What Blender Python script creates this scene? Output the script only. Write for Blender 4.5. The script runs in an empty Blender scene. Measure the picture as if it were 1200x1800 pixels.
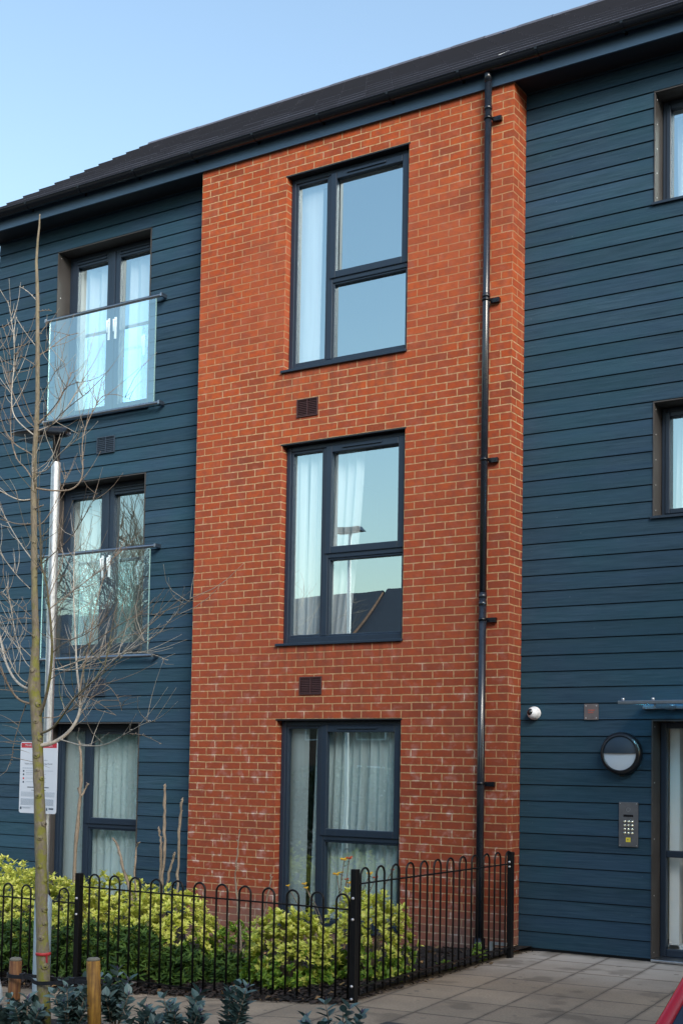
import bpy, math, random
import numpy as np
from mathutils import Vector, Matrix
R_ = math.radians
rnd = random.Random(7)
S = bpy.context.scene
COL = S.collection

# ------------------------------------------------------------------ camera, sky, sun, exposure
F_PX, PP_V = 2266.42, 900 + 328.68
CAM = Vector((8.713, -10.8343, 1.6666))
YAW, PIT, ROL = -0.5610, 0.0523, 0.0169
_f = Vector((math.sin(YAW)*math.cos(PIT), math.cos(YAW)*math.cos(PIT), math.sin(PIT)))
_r = Vector((math.cos(YAW), -math.sin(YAW), 0)); _u = _r.cross(_f)
RT = math.cos(ROL)*_r + math.sin(ROL)*_u
UP = -math.sin(ROL)*_r + math.cos(ROL)*_u
cd = bpy.data.cameras.new('camera'); cam = bpy.data.objects.new('camera', cd); COL.objects.link(cam)
cd.sensor_fit = 'HORIZONTAL'; cd.sensor_width = 36; cd.lens = F_PX/1200*36
cd.shift_y = 328.68/1200; cd.clip_end = 3000; cd.clip_start = 0.05
cam.matrix_world = Matrix((( RT.x, UP.x, -_f.x, CAM.x), (RT.y, UP.y, -_f.y, CAM.y), (RT.z, UP.z, -_f.z, CAM.z), (0,0,0,1)))
S.camera = cam

SUN_EL, SUN_AZ = 30, 112      # azimuth measured clockwise from +Y (into the building); the sun stands right of and just behind the facade line
w = bpy.data.worlds.new('World'); S.world = w; w.use_nodes = True
nt = w.node_tree
sky = nt.nodes.new('ShaderNodeTexSky'); sky.sky_type = 'NISHITA'; sky.sun_disc = False
sky.sun_elevation = R_(SUN_EL); sky.sun_rotation = R_(SUN_AZ); sky.air_density = 1.6; sky.dust_density = 1.8; sky.ozone_density = 2.2
bg = nt.nodes['Background']; bg.inputs[1].default_value = 0.135
nt.links.new(sky.outputs[0], bg.inputs[0])
sl = bpy.data.lights.new('sun', 'SUN'); so = bpy.data.objects.new('sun', sl); COL.objects.link(so)
sl.energy = 2.3; sl.angle = R_(25); sl.color = (1, .93, .84)
sd = Vector((math.sin(R_(SUN_AZ+22))*math.cos(R_(SUN_EL)), math.cos(R_(SUN_AZ+22))*math.cos(R_(SUN_EL)), math.sin(R_(SUN_EL))))
so.rotation_euler = sd.to_track_quat('Z', 'Y').to_euler()
S.view_settings.view_transform = 'Standard'; S.view_settings.look = 'None'; S.view_settings.gamma = 1
S.view_settings.exposure = 1.0

def at(u, v, Y):            # point of the facade-parallel plane at depth Y that photograph pixel (u, v) looks at (used to read real positions)
    d = ((u-600)/F_PX)*RT - ((v-PP_V)/F_PX)*UP + _f
    return CAM + d*((Y-CAM.y)/d.y)

# ------------------------------------------------------------------ materials
MATS = {}
def mat(name, col=(.5,.5,.5), rough=.6, metal=0, var=0, scale=8, bump=0, bscale=40, spec=.5, coat=0, stretch=None, island=0, emit=None, trans=0):
    if name in MATS: return MATS[name]
    m = bpy.data.materials.new(name); m.use_nodes = True; n = m.node_tree; L = n.links
    b = n.nodes['Principled BSDF']
    b.inputs['Roughness'].default_value = rough; b.inputs['Metallic'].default_value = metal
    b.inputs['Specular IOR Level'].default_value = spec; b.inputs['Coat Weight'].default_value = coat
    b.inputs['Base Color'].default_value = (*col, 1)
    if trans: b.inputs['Transmission Weight'].default_value = trans
    if emit: b.inputs['Emission Color'].default_value = (*col, 1); b.inputs['Emission Strength'].default_value = emit
    tc = n.nodes.new('ShaderNodeTexCoord'); mp = n.nodes.new('ShaderNodeMapping'); L.new(tc.outputs['Object'], mp.inputs[0])
    if stretch: mp.inputs['Scale'].default_value = stretch
    last = None
    if var:
        nz = n.nodes.new('ShaderNodeTexNoise'); nz.inputs['Scale'].default_value = scale; nz.inputs['Detail'].default_value = 6
        L.new(mp.outputs[0], nz.inputs[0])
        rp = n.nodes.new('ShaderNodeMapRange'); rp.inputs[1].default_value = .3; rp.inputs[2].default_value = .7
        rp.inputs[3].default_value = 1-var; rp.inputs[4].default_value = 1+var; L.new(nz.outputs[0], rp.inputs[0])
        last = rp.outputs[0]
    if island:
        g = n.nodes.new('ShaderNodeNewGeometry'); r2 = n.nodes.new('ShaderNodeMapRange')
        r2.inputs[3].default_value = 1-island; r2.inputs[4].default_value = 1+island; L.new(g.outputs['Random Per Island'], r2.inputs[0])
        if last:
            mu = n.nodes.new('ShaderNodeMath'); mu.operation = 'MULTIPLY'; L.new(last, mu.inputs[0]); L.new(r2.outputs[0], mu.inputs[1]); last = mu.outputs[0]
        else: last = r2.outputs[0]
    if last:
        mx = n.nodes.new('ShaderNodeVectorMath'); mx.operation = 'SCALE'; mx.inputs[0].default_value = col; L.new(last, mx.inputs['Scale'])
        L.new(mx.outputs[0], b.inputs['Base Color'])
    if bump:
        nb = n.nodes.new('ShaderNodeTexNoise'); nb.inputs['Scale'].default_value = bscale; nb.inputs['Detail'].default_value = 5; L.new(mp.outputs[0], nb.inputs[0])
        bp = n.nodes.new('ShaderNodeBump'); bp.inputs['Strength'].default_value = bump; bp.inputs['Distance'].default_value = .01
        L.new(nb.outputs[0], bp.inputs['Height']); L.new(bp.outputs[0], b.inputs['Normal'])
    MATS[name] = m; return m

class NB:                    # tiny node-building helper
    def __init__(s, m): s.n = m.node_tree; s.b = s.n.nodes['Principled BSDF']
    def add(s, t, **k):
        x = s.n.nodes.new(t)
        for a, v in k.items(): setattr(x, a, v)
        return x
    def l(s, a, b): s.n.links.new(a, b)
    def math(s, op, a, b=None, c=None):
        x = s.add('ShaderNodeMath', operation=op)
        for i, v in enumerate((a, b, c)):
            if v is None: continue
            if isinstance(v, (int, float)): x.inputs[i].default_value = v
            else: s.l(v, x.inputs[i])
        return x.outputs[0]
    def noise(s, vec, sc, det=4, rough=.5):
        x = s.add('ShaderNodeTexNoise'); x.inputs['Scale'].default_value = sc; x.inputs['Detail'].default_value = det; x.inputs['Roughness'].default_value = rough
        s.l(vec, x.inputs[0]); return x
    def rng(s, v, a, b, c, d):
        x = s.add('ShaderNodeMapRange')
        for i, q in enumerate((a, b, c, d)): x.inputs[i+1].default_value = q
        s.l(v, x.inputs[0]); return x.outputs[0]
    def mix(s, f, a, b, typ='MIX'):
        x = s.add('ShaderNodeMix', data_type='RGBA', blend_type=typ)
        for i, v in ((0, f), (6, a), (7, b)):
            if isinstance(v, (int, float)): x.inputs[i].default_value = v
            elif isinstance(v, tuple): x.inputs[i].default_value = (*v, 1)
            else: s.l(v, x.inputs[i])
        return x.outputs[2]

def brick_mat():
    m = bpy.data.materials.new('red_brick'); m.use_nodes = True; k = NB(m)
    uv = k.add('ShaderNodeUVMap').outputs[0]; ob = k.add('ShaderNodeTexCoord').outputs['Object']
    nz = k.noise(uv, 9, 3)
    ds = k.add('ShaderNodeVectorMath', operation='SUBTRACT'); k.l(nz.outputs['Color'], ds.inputs[0]); ds.inputs[1].default_value = (.5,.5,.5)
    sc = k.add('ShaderNodeVectorMath', operation='SCALE'); k.l(ds.outputs[0], sc.inputs[0]); sc.inputs['Scale'].default_value = .009
    ad = k.add('ShaderNodeVectorMath', operation='ADD'); k.l(uv, ad.inputs[0]); k.l(sc.outputs[0], ad.inputs[1])
    nz2 = k.noise(uv, 60, 2)
    ds2 = k.add('ShaderNodeVectorMath', operation='SUBTRACT'); k.l(nz2.outputs['Color'], ds2.inputs[0]); ds2.inputs[1].default_value = (.5,.5,.5)
    sc2 = k.add('ShaderNodeVectorMath', operation='SCALE'); k.l(ds2.outputs[0], sc2.inputs[0]); sc2.inputs['Scale'].default_value = .004
    ad2 = k.add('ShaderNodeVectorMath', operation='ADD'); k.l(ad.outputs[0], ad2.inputs[0]); k.l(sc2.outputs[0], ad2.inputs[1])
    br = k.add('ShaderNodeTexBrick'); k.l(ad2.outputs[0], br.inputs[0])
    br.offset = .5; br.offset_frequency = 2
    for a, v in (('Scale', 1), ('Mortar Size', .0062), ('Mortar Smooth', .2), ('Bias', 0), ('Brick Width', .225), ('Row Height', .075)): br.inputs[a].default_value = v
    br.inputs['Color1'].default_value = (0,0,0,1); br.inputs['Color2'].default_value = (1,1,1,1); br.inputs['Mortar'].default_value = (.5,.5,.5,1)
    ramp = k.add('ShaderNodeValToRGB'); k.l(br.outputs['Color'], ramp.inputs[0])
    e = ramp.color_ramp; e.elements[0].position = 0; e.elements[0].color = (.150,.030,.014,1); e.elements[1].position = 1; e.elements[1].color = (.41,.078,.019,1)
    for p, c in ((.2,(.32,.053,.015,1)), (.45,(.375,.062,.014,1)), (.62,(.27,.041,.014,1)), (.8,(.36,.071,.018,1))):
        x = e.elements.new(p); x.color = c
    fine = k.noise(uv, 45, 6, .65)
    c1 = k.mix(k.rng(fine.outputs[0], .3, .75, 0, 1), ramp.outputs[0], (.33,.075,.020), 'MIX')
    c1 = k.mix(.6, ramp.outputs[0], c1)
    med = k.noise(uv, 13, 4, .6); c1 = k.mix(k.math('MULTIPLY', k.rng(med.outputs[0], .42, .64, 0, 1), .7), c1, (.20,.050,.028))
    pk = k.noise(uv, 5.5, 3, .6); c1 = k.mix(k.math('MULTIPLY', k.rng(pk.outputs[0], .52, .68, 0, 1), .35), c1, (.36,.105,.062))
    # pale pink weathering over the upper brickwork and patches, brick-sized dark ones
    big = k.noise(ob, .9, 4)
    sep = k.add('ShaderNodeSeparateXYZ'); k.l(ob, sep.inputs[0])
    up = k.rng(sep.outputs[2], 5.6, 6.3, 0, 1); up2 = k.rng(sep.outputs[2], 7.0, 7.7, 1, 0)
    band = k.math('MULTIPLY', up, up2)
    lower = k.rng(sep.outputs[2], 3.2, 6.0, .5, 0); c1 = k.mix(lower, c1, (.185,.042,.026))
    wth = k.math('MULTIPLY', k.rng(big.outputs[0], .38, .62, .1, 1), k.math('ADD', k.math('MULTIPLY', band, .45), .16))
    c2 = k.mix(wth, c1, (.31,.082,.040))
    hdr = k.noise(ob, 2.6, 3); c2 = k.mix(k.math('MULTIPLY', k.rng(hdr.outputs[0], .52, .68, 0, 1), .42), c2, (.15,.045,.032))
    # mortar: sandy, paler low down
    mn = k.noise(uv, 25, 4)
    mc = k.mix(k.rng(mn.outputs[0], .3, .7, 0, 1), (.30,.17,.080), (.50,.33,.185))
    mc = k.mix(k.math('MULTIPLY', k.rng(big.outputs[0], .4, .6, 0, 1), .4), mc, (.30,.12,.055))
    # efflorescence: white salts sitting mainly on the joints of the lower right brickwork
    ef = k.noise(uv, 7.5, 5, .6); efm = k.rng(ef.outputs[0], .54, .70, 0, 1)
    lowm = k.rng(sep.outputs[2], .5, 3.2, 1, .0); efm = k.math('MULTIPLY', efm, k.math('ADD', k.math('MULTIPLY', lowm, .8), .12))
    mc = k.mix(k.math('MULTIPLY', efm, 1.0), mc, (.82,.74,.70))
    c2 = k.mix(k.math('MULTIPLY', efm, .30), c2, (.60,.48,.46))
    base = k.math('MULTIPLY', k.rng(sep.outputs[2], .05, .45, .75, 0), k.rng(big.outputs[0], .35, .6, .4, 1)); c2 = k.mix(base, c2, (.17,.135,.12)); mc = k.mix(base, mc, (.26,.23,.20))
    # dirt washed down below the sills and beside the downpipe
    sx = sep.outputs[0]; sz = sep.outputs[2]; stk = k.noise(ob, 1, 2)
    mps = k.add('ShaderNodeMapping'); k.l(ob, mps.inputs[0]); mps.inputs['Scale'].default_value = (16, 1, .8); stk = k.noise(mps.outputs[0], 1, 3)
    inx = k.math('MULTIPLY', k.rng(sx, 1.02, 1.12, 0, 1), k.rng(sx, 2.55, 2.68, 1, 0))
    run = None
    for zt in (5.74, 2.89):
        r_ = k.math('MULTIPLY', k.rng(sz, zt-.55, zt, 0, 1), k.math('LESS_THAN', sz, zt)); run = r_ if run is None else k.math('ADD', run, r_)
    run = k.math('MULTIPLY', k.math('MULTIPLY', run, inx), k.rng(stk.outputs[0], .45, .7, 0, .6))
    c2 = k.mix(run, c2, (.12,.045,.03)); mc = k.mix(run, mc, (.16,.10,.06))
    # mortar smeared over some joints of the upper wall
    mf = k.math('MULTIPLY', br.outputs['Fac'], k.math('SUBTRACT', 1.0, k.math('MULTIPLY', band, k.rng(mn.outputs[0], .35, .65, .15, .6))))
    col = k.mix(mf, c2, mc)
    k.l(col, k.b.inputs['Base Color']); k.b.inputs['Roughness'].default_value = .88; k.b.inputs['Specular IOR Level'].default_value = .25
    bp = k.add('ShaderNodeBump'); bp.inputs['Strength'].default_value = .8; bp.inputs['Distance'].default_value = .006
    h = k.math('ADD', k.math('MULTIPLY', k.math('SUBTRACT', 1.0, br.outputs['Fac']), 1.0), k.math('MULTIPLY', fine.outputs[0], .45))
    k.l(h, bp.inputs['Height']); k.l(bp.outputs[0], k.b.inputs['Normal'])
    return m

def board_mat():
    m = bpy.data.materials.new('blue_board'); m.use_nodes = True; k = NB(m)
    ob = k.add('ShaderNodeTexCoord').outputs['Object']; g = k.add('ShaderNodeNewGeometry')
    off = k.add('ShaderNodeCombineXYZ'); k.l(k.math('MULTIPLY', g.outputs['Random Per Island'], 40.), off.inputs[0]); k.l(k.math('MULTIPLY', g.outputs['Random Per Island'], 17.), off.inputs[2])
    mp = k.add('ShaderNodeMapping'); k.l(ob, mp.inputs[0]); mp.inputs['Scale'].default_value = (1.6, 6, 30)
    ad = k.add('ShaderNodeVectorMath', operation='ADD'); k.l(mp.outputs[0], ad.inputs[0]); k.l(off.outputs[0], ad.inputs[1])
    gr = k.noise(ad.outputs[0], 2.2, 7, .6)
    lo = k.noise(ob, 1.3, 3); med = k.noise(ad.outputs[0], .35, 4)
    c = k.mix(k.rng(gr.outputs[0], .32, .68, 0, 1), (.017,.041,.063), (.034,.069,.102))
    c = k.mix(k.math('MULTIPLY', k.rng(med.outputs[0], .35, .65, 0, 1), .5), c, (.026,.058,.104))
    c = k.mix(k.math('MULTIPLY', k.rng(lo.outputs[0], .4, .6, 0, 1), .35), c, (.017,.062,.086))
    # scuffs and bird marks: a few pale flecks
    fl = k.noise(ob, 22, 3, .7); c = k.mix(k.math('MULTIPLY', k.rng(fl.outputs[0], .70, .78, 0, 1), .4), c, (.25,.30,.33))
    hs = k.add('ShaderNodeVectorMath', operation='SCALE'); k.l(c, hs.inputs[0]); k.l(k.rng(g.outputs['Random Per Island'], 0, 1, .86, 1.14), hs.inputs['Scale'])
    k.l(hs.outputs[0], k.b.inputs['Base Color']); k.b.inputs['Roughness'].default_value = .65
    k.b.inputs['Specular IOR Level'].default_value = .12
    bp = k.add('ShaderNodeBump'); bp.inputs['Strength'].default_value = .7; bp.inputs['Distance'].default_value = .004
    k.l(gr.outputs[0], bp.inputs['Height']); k.l(bp.outputs[0], k.b.inputs['Normal'])
    return m

def paving_mat():
    m = bpy.data.materials.new('paving_slabs'); m.use_nodes = True; k = NB(m)
    ob = k.add('ShaderNodeTexCoord').outputs['Object']
    mp = k.add('ShaderNodeMapping'); k.l(ob, mp.inputs[0]); mp.vector_type = 'POINT'
    mp.inputs['Rotation'].default_value = (0, 0, R_(-5.0))
    mp.inputs['Location'].default_value = PAVE_OFF
    nz = k.noise(mp.outputs[0], 14, 3); ds = k.add('ShaderNodeVectorMath', operation='SUBTRACT'); k.l(nz.outputs['Color'], ds.inputs[0]); ds.inputs[1].default_value = (.5,.5,.5)
    sc = k.add('ShaderNodeVectorMath', operation='SCALE'); k.l(ds.outputs[0], sc.inputs[0]); sc.inputs['Scale'].default_value = .01
    ad = k.add('ShaderNodeVectorMath', operation='ADD'); k.l(mp.outputs[0], ad.inputs[0]); k.l(sc.outputs[0], ad.inputs[1])
    def bk(ms, sm):
        br = k.add('ShaderNodeTexBrick'); k.l(ad.outputs[0], br.inputs[0]); br.offset = 0
        for a, v in (('Scale', 1), ('Mortar Size', ms), ('Mortar Smooth', sm), ('Bias', 0), ('Brick Width', .45), ('Row Height', .57)): br.inputs[a].default_value = v
        br.inputs['Color1'].default_value = (.86,.86,.86,1); br.inputs['Color2'].default_value = (1.1,1.1,1.1,1); br.inputs['Mortar'].default_value = (1,1,1,1)
        return br
    b1 = bk(.0035, .2); b2 = bk(.035, 1.0)
    lo = k.noise(ob, 1.5, 5, .6); fi = k.noise(ob, 55, 5, .7); md = k.noise(ob, 5.5, 4, .6)
    c = k.mix(k.rng(fi.outputs[0], .3, .7, 0, 1), (.27,.20,.14), (.43,.335,.24))
    c = k.mix(k.math('MULTIPLY', k.rng(lo.outputs[0], .42, .62, 0, 1), .5), c, (.215,.172,.13))
    c = k.mix(1.0, c, b1.outputs['Color'], 'MULTIPLY')
    stain = k.math('MULTIPLY', b2.outputs['Fac'], k.rng(md.outputs[0], .3, .6, .15, .75))
    sy = k.add('ShaderNodeSeparateXYZ'); k.l(ob, sy.inputs[0])
    c = k.mix(k.math('MULTIPLY', k.rng(sy.outputs[1], -1.5, .1, 0, .75), k.rng(lo.outputs[0], .3, .6, 1, .55)), c, (.66,.63,.58))
    # damp patches
    dp = k.noise(mp.outputs[0], 2.3, 2, .4); c = k.mix(k.math('MULTIPLY', k.rng(dp.outputs[0], .60, .66, 0, 1), .38), c, (.08,.064,.048))
    gum = k.noise(ob, 9, 1, .3); c = k.mix(k.math('MULTIPLY', k.rng(gum.outputs[0], .72, .75, 0, 1), .5), c, (.09,.08,.07))
    dirt = k.math('MULTIPLY', k.rng(sy.outputs[1], .10, .27, 0, .8), k.rng(md.outputs[0], .35, .6, .2, 1)); c = k.mix(dirt, c, (.07,.065,.05))
    c = k.mix(stain, c, (.14,.11,.085))
    c = k.mix(k.math('MULTIPLY', b1.outputs['Fac'], .8), c, (.035,.03,.024))
    k.l(c, k.b.inputs['Base Color']); k.b.inputs['Roughness'].default_value = .85; k.b.inputs['Specular IOR Level'].default_value = .3
    bp = k.add('ShaderNodeBump'); bp.inputs['Strength'].default_value = .5; bp.inputs['Distance'].default_value = .006
    k.l(k.math('ADD', k.math('SUBTRACT', 1., b1.outputs['Fac']), k.math('MULTIPLY', fi.outputs[0], .5)), bp.inputs['Height']); k.l(bp.outputs[0], k.b.inputs['Normal'])
    return m

def glass_mat(name, refl=.45, tint=(.85,.95,.93), fres=1.5, bumpy=.0):
    m = bpy.data.materials.new(name); m.use_nodes = True; n = m.node_tree; L = n.links
    for x in list(n.nodes): n.nodes.remove(x)
    o = n.nodes.new('ShaderNodeOutputMaterial'); t = n.nodes.new('ShaderNodeBsdfTransparent'); t.inputs[0].default_value = (*tint, 1)
    g = n.nodes.new('ShaderNodeBsdfGlossy'); g.inputs['Roughness'].default_value = 0; g.inputs[0].default_value = (.78,.96,1,1)
    mx = n.nodes.new('ShaderNodeAddShader'); sv = n.nodes.new('ShaderNodeVectorMath'); sv.operation = 'SCALE'; sv.inputs[0].default_value = (.78,.96,1); fr = n.nodes.new('ShaderNodeFresnel'); fr.inputs[0].default_value = fres
    ma = n.nodes.new('ShaderNodeMath'); ma.operation = 'ADD'; ma.inputs[1].default_value = refl; ma.use_clamp = True
    L.new(fr.outputs[0], ma.inputs[0]); L.new(ma.outputs[0], sv.inputs['Scale']); L.new(sv.outputs[0], g.inputs[0]); L.new(t.outputs[0], mx.inputs[0]); L.new(g.outputs[0], mx.inputs[1]); L.new(mx.outputs[0], o.inputs[0])
    if bumpy:
        tc = n.nodes.new('ShaderNodeTexCoord'); nz = n.nodes.new('ShaderNodeTexNoise'); nz.inputs['Scale'].default_value = 1.4; nz.inputs['Detail'].default_value = 1
        L.new(tc.outputs['Object'], nz.inputs[0]); bp = n.nodes.new('ShaderNodeBump'); bp.inputs['Strength'].default_value = bumpy; bp.inputs['Distance'].default_value = .02
        L.new(nz.outputs[0], bp.inputs['Height']); L.new(bp.outputs[0], g.inputs['Normal'])
    return m

def leaf_mat(name, col, col2, trans=.25, rough=.45, spec=.5):
    m = bpy.data.materials.new(name); m.use_nodes = True; k = NB(m)
    g = k.add('ShaderNodeNewGeometry'); rp = k.add('ShaderNodeValToRGB'); k.l(g.outputs['Random Per Island'], rp.inputs[0])
    rp.color_ramp.elements[0].color = (*col, 1); rp.color_ramp.elements[1].color = (*col2, 1)
    k.l(rp.outputs[0], k.b.inputs['Base Color']); k.b.inputs['Roughness'].default_value = rough; k.b.inputs['Specular IOR Level'].default_value = spec
    tr = k.add('ShaderNodeBsdfTranslucent'); k.l(rp.outputs[0], tr.inputs[0]); mx = k.add('ShaderNodeMixShader'); mx.inputs[0].default_value = trans
    out = [x for x in k.n.nodes if x.type == 'OUTPUT_MATERIAL'][0]
    k.l(k.b.outputs[0], mx.inputs[1]); k.l(tr.outputs[0], mx.inputs[2]); k.l(mx.outputs[0], out.inputs[0])
    return m

def bark_mat(name, base, moss=None, dark=(.06,.045,.03)):
    m = bpy.data.materials.new(name); m.use_nodes = True; k = NB(m)
    ob = k.add('ShaderNodeTexCoord').outputs['Object']; g = k.add('ShaderNodeNewGeometry')
    mp = k.add('ShaderNodeMapping'); k.l(ob, mp.inputs[0]); mp.inputs['Scale'].default_value = (1,1,.35)
    n1 = k.noise(mp.outputs[0], 60, 6, .7); n2 = k.noise(ob, 9, 4)
    c = k.mix(k.rng(n1.outputs[0], .3, .7, 0, 1), tuple(x*.6 for x in base), tuple(min(1, x*1.35) for x in base))
    if moss:
        n3 = k.noise(ob, 14, 5, .7); sx = k.add('ShaderNodeSeparateXYZ'); k.l(g.outputs['Normal'], sx.inputs[0])
        f = k.math('MULTIPLY', k.rng(n3.outputs[0], .45, .56, 0, 1), k.rng(sx.outputs[0], -.4, .6, .1, .9))
        sz = k.add('ShaderNodeSeparateXYZ'); k.l(ob, sz.inputs[0]); f = k.math('MULTIPLY', f, k.rng(sz.outputs[2], 2.3, 3.2, .9, .12))
        c = k.mix(f, c, moss)
    c = k.mix(k.rng(n2.outputs[0], .62, .72, 0, .5), c, dark)
    k.l(c, k.b.inputs['Base Color']); k.b.inputs['Roughness'].default_value = .85
    bp = k.add('ShaderNodeBump'); bp.inputs['Strength'].default_value = .7; bp.inputs['Distance'].default_value = .004
    k.l(n1.outputs[0], bp.inputs['Height']); k.l(bp.outputs[0], k.b.inputs['Normal'])
    return m

def stake_mat(name, a, b):
    m = bpy.data.materials.new(name); m.use_nodes = True; k = NB(m)
    ob = k.add('ShaderNodeTexCoord').outputs['Object']
    mp = k.add('ShaderNodeMapping'); k.l(ob, mp.inputs[0]); mp.inputs['Scale'].default_value = (1,1,.06)
    n1 = k.noise(mp.outputs[0], 70, 5, .6); n2 = k.noise(ob, 12, 4)
    c = k.mix(k.rng(n1.outputs[0], .35, .65, 0, 1), a, b); c = k.mix(k.math('MULTIPLY', k.rng(n2.outputs[0], .5, .7, 0, 1), .5), c, tuple(x*.35 for x in a))
    k.l(c, k.b.inputs['Base Color']); k.b.inputs['Roughness'].default_value = .7
    return m

# paving pattern origin: a joint crosses the wall base at (4.13, .38); first cross joint at y = -.16
_a = R_(-5.0)
_px, _py = 4.145, .28
PAVE_OFF = (-( _px*math.cos(_a) - _py*math.sin(_a)) + .45*20, -((_px*math.sin(_a)) + (-.20)*math.cos(_a)) + .57*20, 0)

M = dict(
    brick=brick_mat(), board=board_mat(), paving=paving_mat(),
    dark=mat('dark_gap', (.012,.015,.02), .9),
    frame=mat('anthracite_frame', (.012,.024,.044), .38, spec=.5, var=.06),
    trim=mat('bronze_grey_trim', (.048,.046,.046), .5, var=.15, scale=5, spec=.4),
    fascia=mat('fascia_paint', (.030,.065,.112), .42, var=.15, scale=3, stretch=(.4,1,1)),
    soffit=mat('soffit_board', (.010,.014,.022), .6),
    gutter=mat('black_gutter', (.004,.006,.010), .22, spec=.45),
    pipe=mat('black_pipe', (.012,.017,.026), .24, var=.2, scale=6, spec=.7),
    tile=mat('roof_tile', (.078,.086,.118), .6, var=.2, scale=9, bump=.25, bscale=60, island=.22),
    steel=mat('brushed_steel', (.55,.56,.58), .28, 1, var=.1, scale=30),
    rail=mat('dull_steel', (.34,.36,.40), .30, 1, var=.1, scale=30),
    galv=mat('galvanised_steel', (.50,.53,.56), .42, .85, var=.16, scale=30),
    paleblue=mat('pale_steel_base', (.30,.40,.48), .5, .3, var=.12, scale=12),
    glass=glass_mat('window_glass', .58, (.50,.53,.54), bumpy=.05), glassd=glass_mat('door_glass', .46, (.47,.52,.52), bumpy=.14), gglass=glass_mat('ground_glass', .20, (.46,.51,.52), bumpy=.05),
    bal=glass_mat('balcony_glass', .36, (.78,.86,.87), 1.45), canopyg=glass_mat('canopy_glass', .03, (.5,.68,.78)),
    white=mat('white_paint', (.78,.79,.78), .6), cream=mat('hall_cream_wall', (.72,.60,.42), .8), room=mat('room_paint', (.55,.54,.52), .8), roomd=mat('room_dark', (.10,.11,.12), .8),
    floor=mat('room_floor', (.12,.10,.09), .7),
    curtain=mat('white_curtain', (.62,.64,.64), .9, var=.08, scale=3, stretch=(8,1,.4)), curtg=mat('grey_curtain', (.76,.82,.82), .9, var=.14, scale=3, stretch=(9,1,.3)),
    iron=mat('black_iron', (.004,.004,.005), .45, spec=.3), bolt=mat('bolt_cap', (.55,.55,.58), .4, .5),
    ground=mat('asphalt', (.055,.054,.052), .9, var=.25, scale=30, bump=.6, bscale=120),
    mulch=mat('dark_mulch', (.010,.007,.006), .95, var=.5, scale=25, bump=1, bscale=60),
    chip=mat('bark_chips', (.026,.017,.013), .85, island=.7), leafl=mat('fallen_leaves', (.20,.12,.05), .8, island=.7),
    stone=mat('pale_stone', (.22,.20,.20), .8, var=.2, scale=20), brown=mat('brown_grille', (.050,.022,.024), .55), gblue=mat('blue_grille', (.028,.045,.07), .5),
    sign=mat('sign_white', (.62,.68,.76), .5), red=mat('sign_red', (.50,.03,.05), .5), ink=mat('sign_ink', (.06,.09,.13), .6), inkg=mat('sign_grey_ink', (.33,.40,.48), .6), band=mat('red_tape', (.42,.03,.035), .5),
    rubber=mat('black_rubber', (.010,.011,.016), .55, var=.3, scale=20), cwhite=mat('camera_white', (.75,.77,.80), .35), cblack=mat('camera_dome', (.01,.012,.015), .05, spec=.8),
    lampb=mat('lamp_black', (.010,.012,.016), .3), lampd=mat('lamp_hood', (.020,.036,.058), .4), opal=mat('opal_lens', (.62,.66,.72), .35), kp=mat('keypad_steel', (.16,.16,.17), .42, .6, var=.12, scale=20),
    key=mat('steel_key', (.62,.62,.50), .25, .9), yellow=mat('yellow_key', (.75,.62,.05), .5), plate=mat('plate_steel', (.20,.17,.17), .4, .6, var=.1, scale=20), plater=mat('plate_red', (.30,.10,.08), .5),
    carred=mat('car_red', (.70,.004,.020), .25, coat=.35, spec=.3), carglass=mat('car_glass', (.004,.012,.035), .03, spec=.8), tyre=mat('tyre', (.012,.012,.012), .8), rim=mat('rim', (.4,.4,.42), .35, .9), carlamp=mat('car_lamp', (.7,.72,.75), .1),
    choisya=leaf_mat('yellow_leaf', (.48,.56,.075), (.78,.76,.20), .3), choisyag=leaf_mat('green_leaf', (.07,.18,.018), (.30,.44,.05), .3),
    dgreen=leaf_mat('dark_green_leaf', (.016,.050,.014), (.11,.20,.035), .2, .6, .25), front=leaf_mat('blue_green_leaf', (.040,.085,.078), (.15,.23,.22), .12, .4, .4), frontr=leaf_mat('purple_shoot', (.07,.05,.10), (.09,.10,.16), .12, .4),
    bark=bark_mat('young_bark', (.19,.16,.115), (.19,.195,.015)), twig=bark_mat('twig_bark', (.23,.18,.135)), twigp=bark_mat('pale_twig', (.42,.38,.32)), cane=bark_mat('cane_bark', (.26,.21,.16)),
    stakea=stake_mat('red_brown_stake', (.09,.028,.012), (.26,.12,.035)), stakeb=stake_mat('yellow_brown_stake', (.15,.065,.010), (.38,.20,.03)), stend=mat('stake_end', (.16,.15,.12), .9),
    petal=leaf_mat('yellow_petal', (.80,.45,.02), (.85,.62,.05)), petalr=leaf_mat('red_petal', (.40,.03,.01), (.60,.12,.02)),
    wood=mat('stair_wood', (.55,.40,.22), .5), hbrick=mat('house_brick', (.20,.12,.085), .9, var=.2, scale=3), hroof=mat('house_roof', (.055,.055,.065), .8, var=.2, scale=6), hwin=mat('house_window', (.03,.04,.05), .1),
    hedge=leaf_mat('hedge_leaf', (.012,.030,.012), (.035,.065,.02), .15), sack=mat('pale_sack', (.45,.52,.58), .6, var=.1, scale=8),
)

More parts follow.
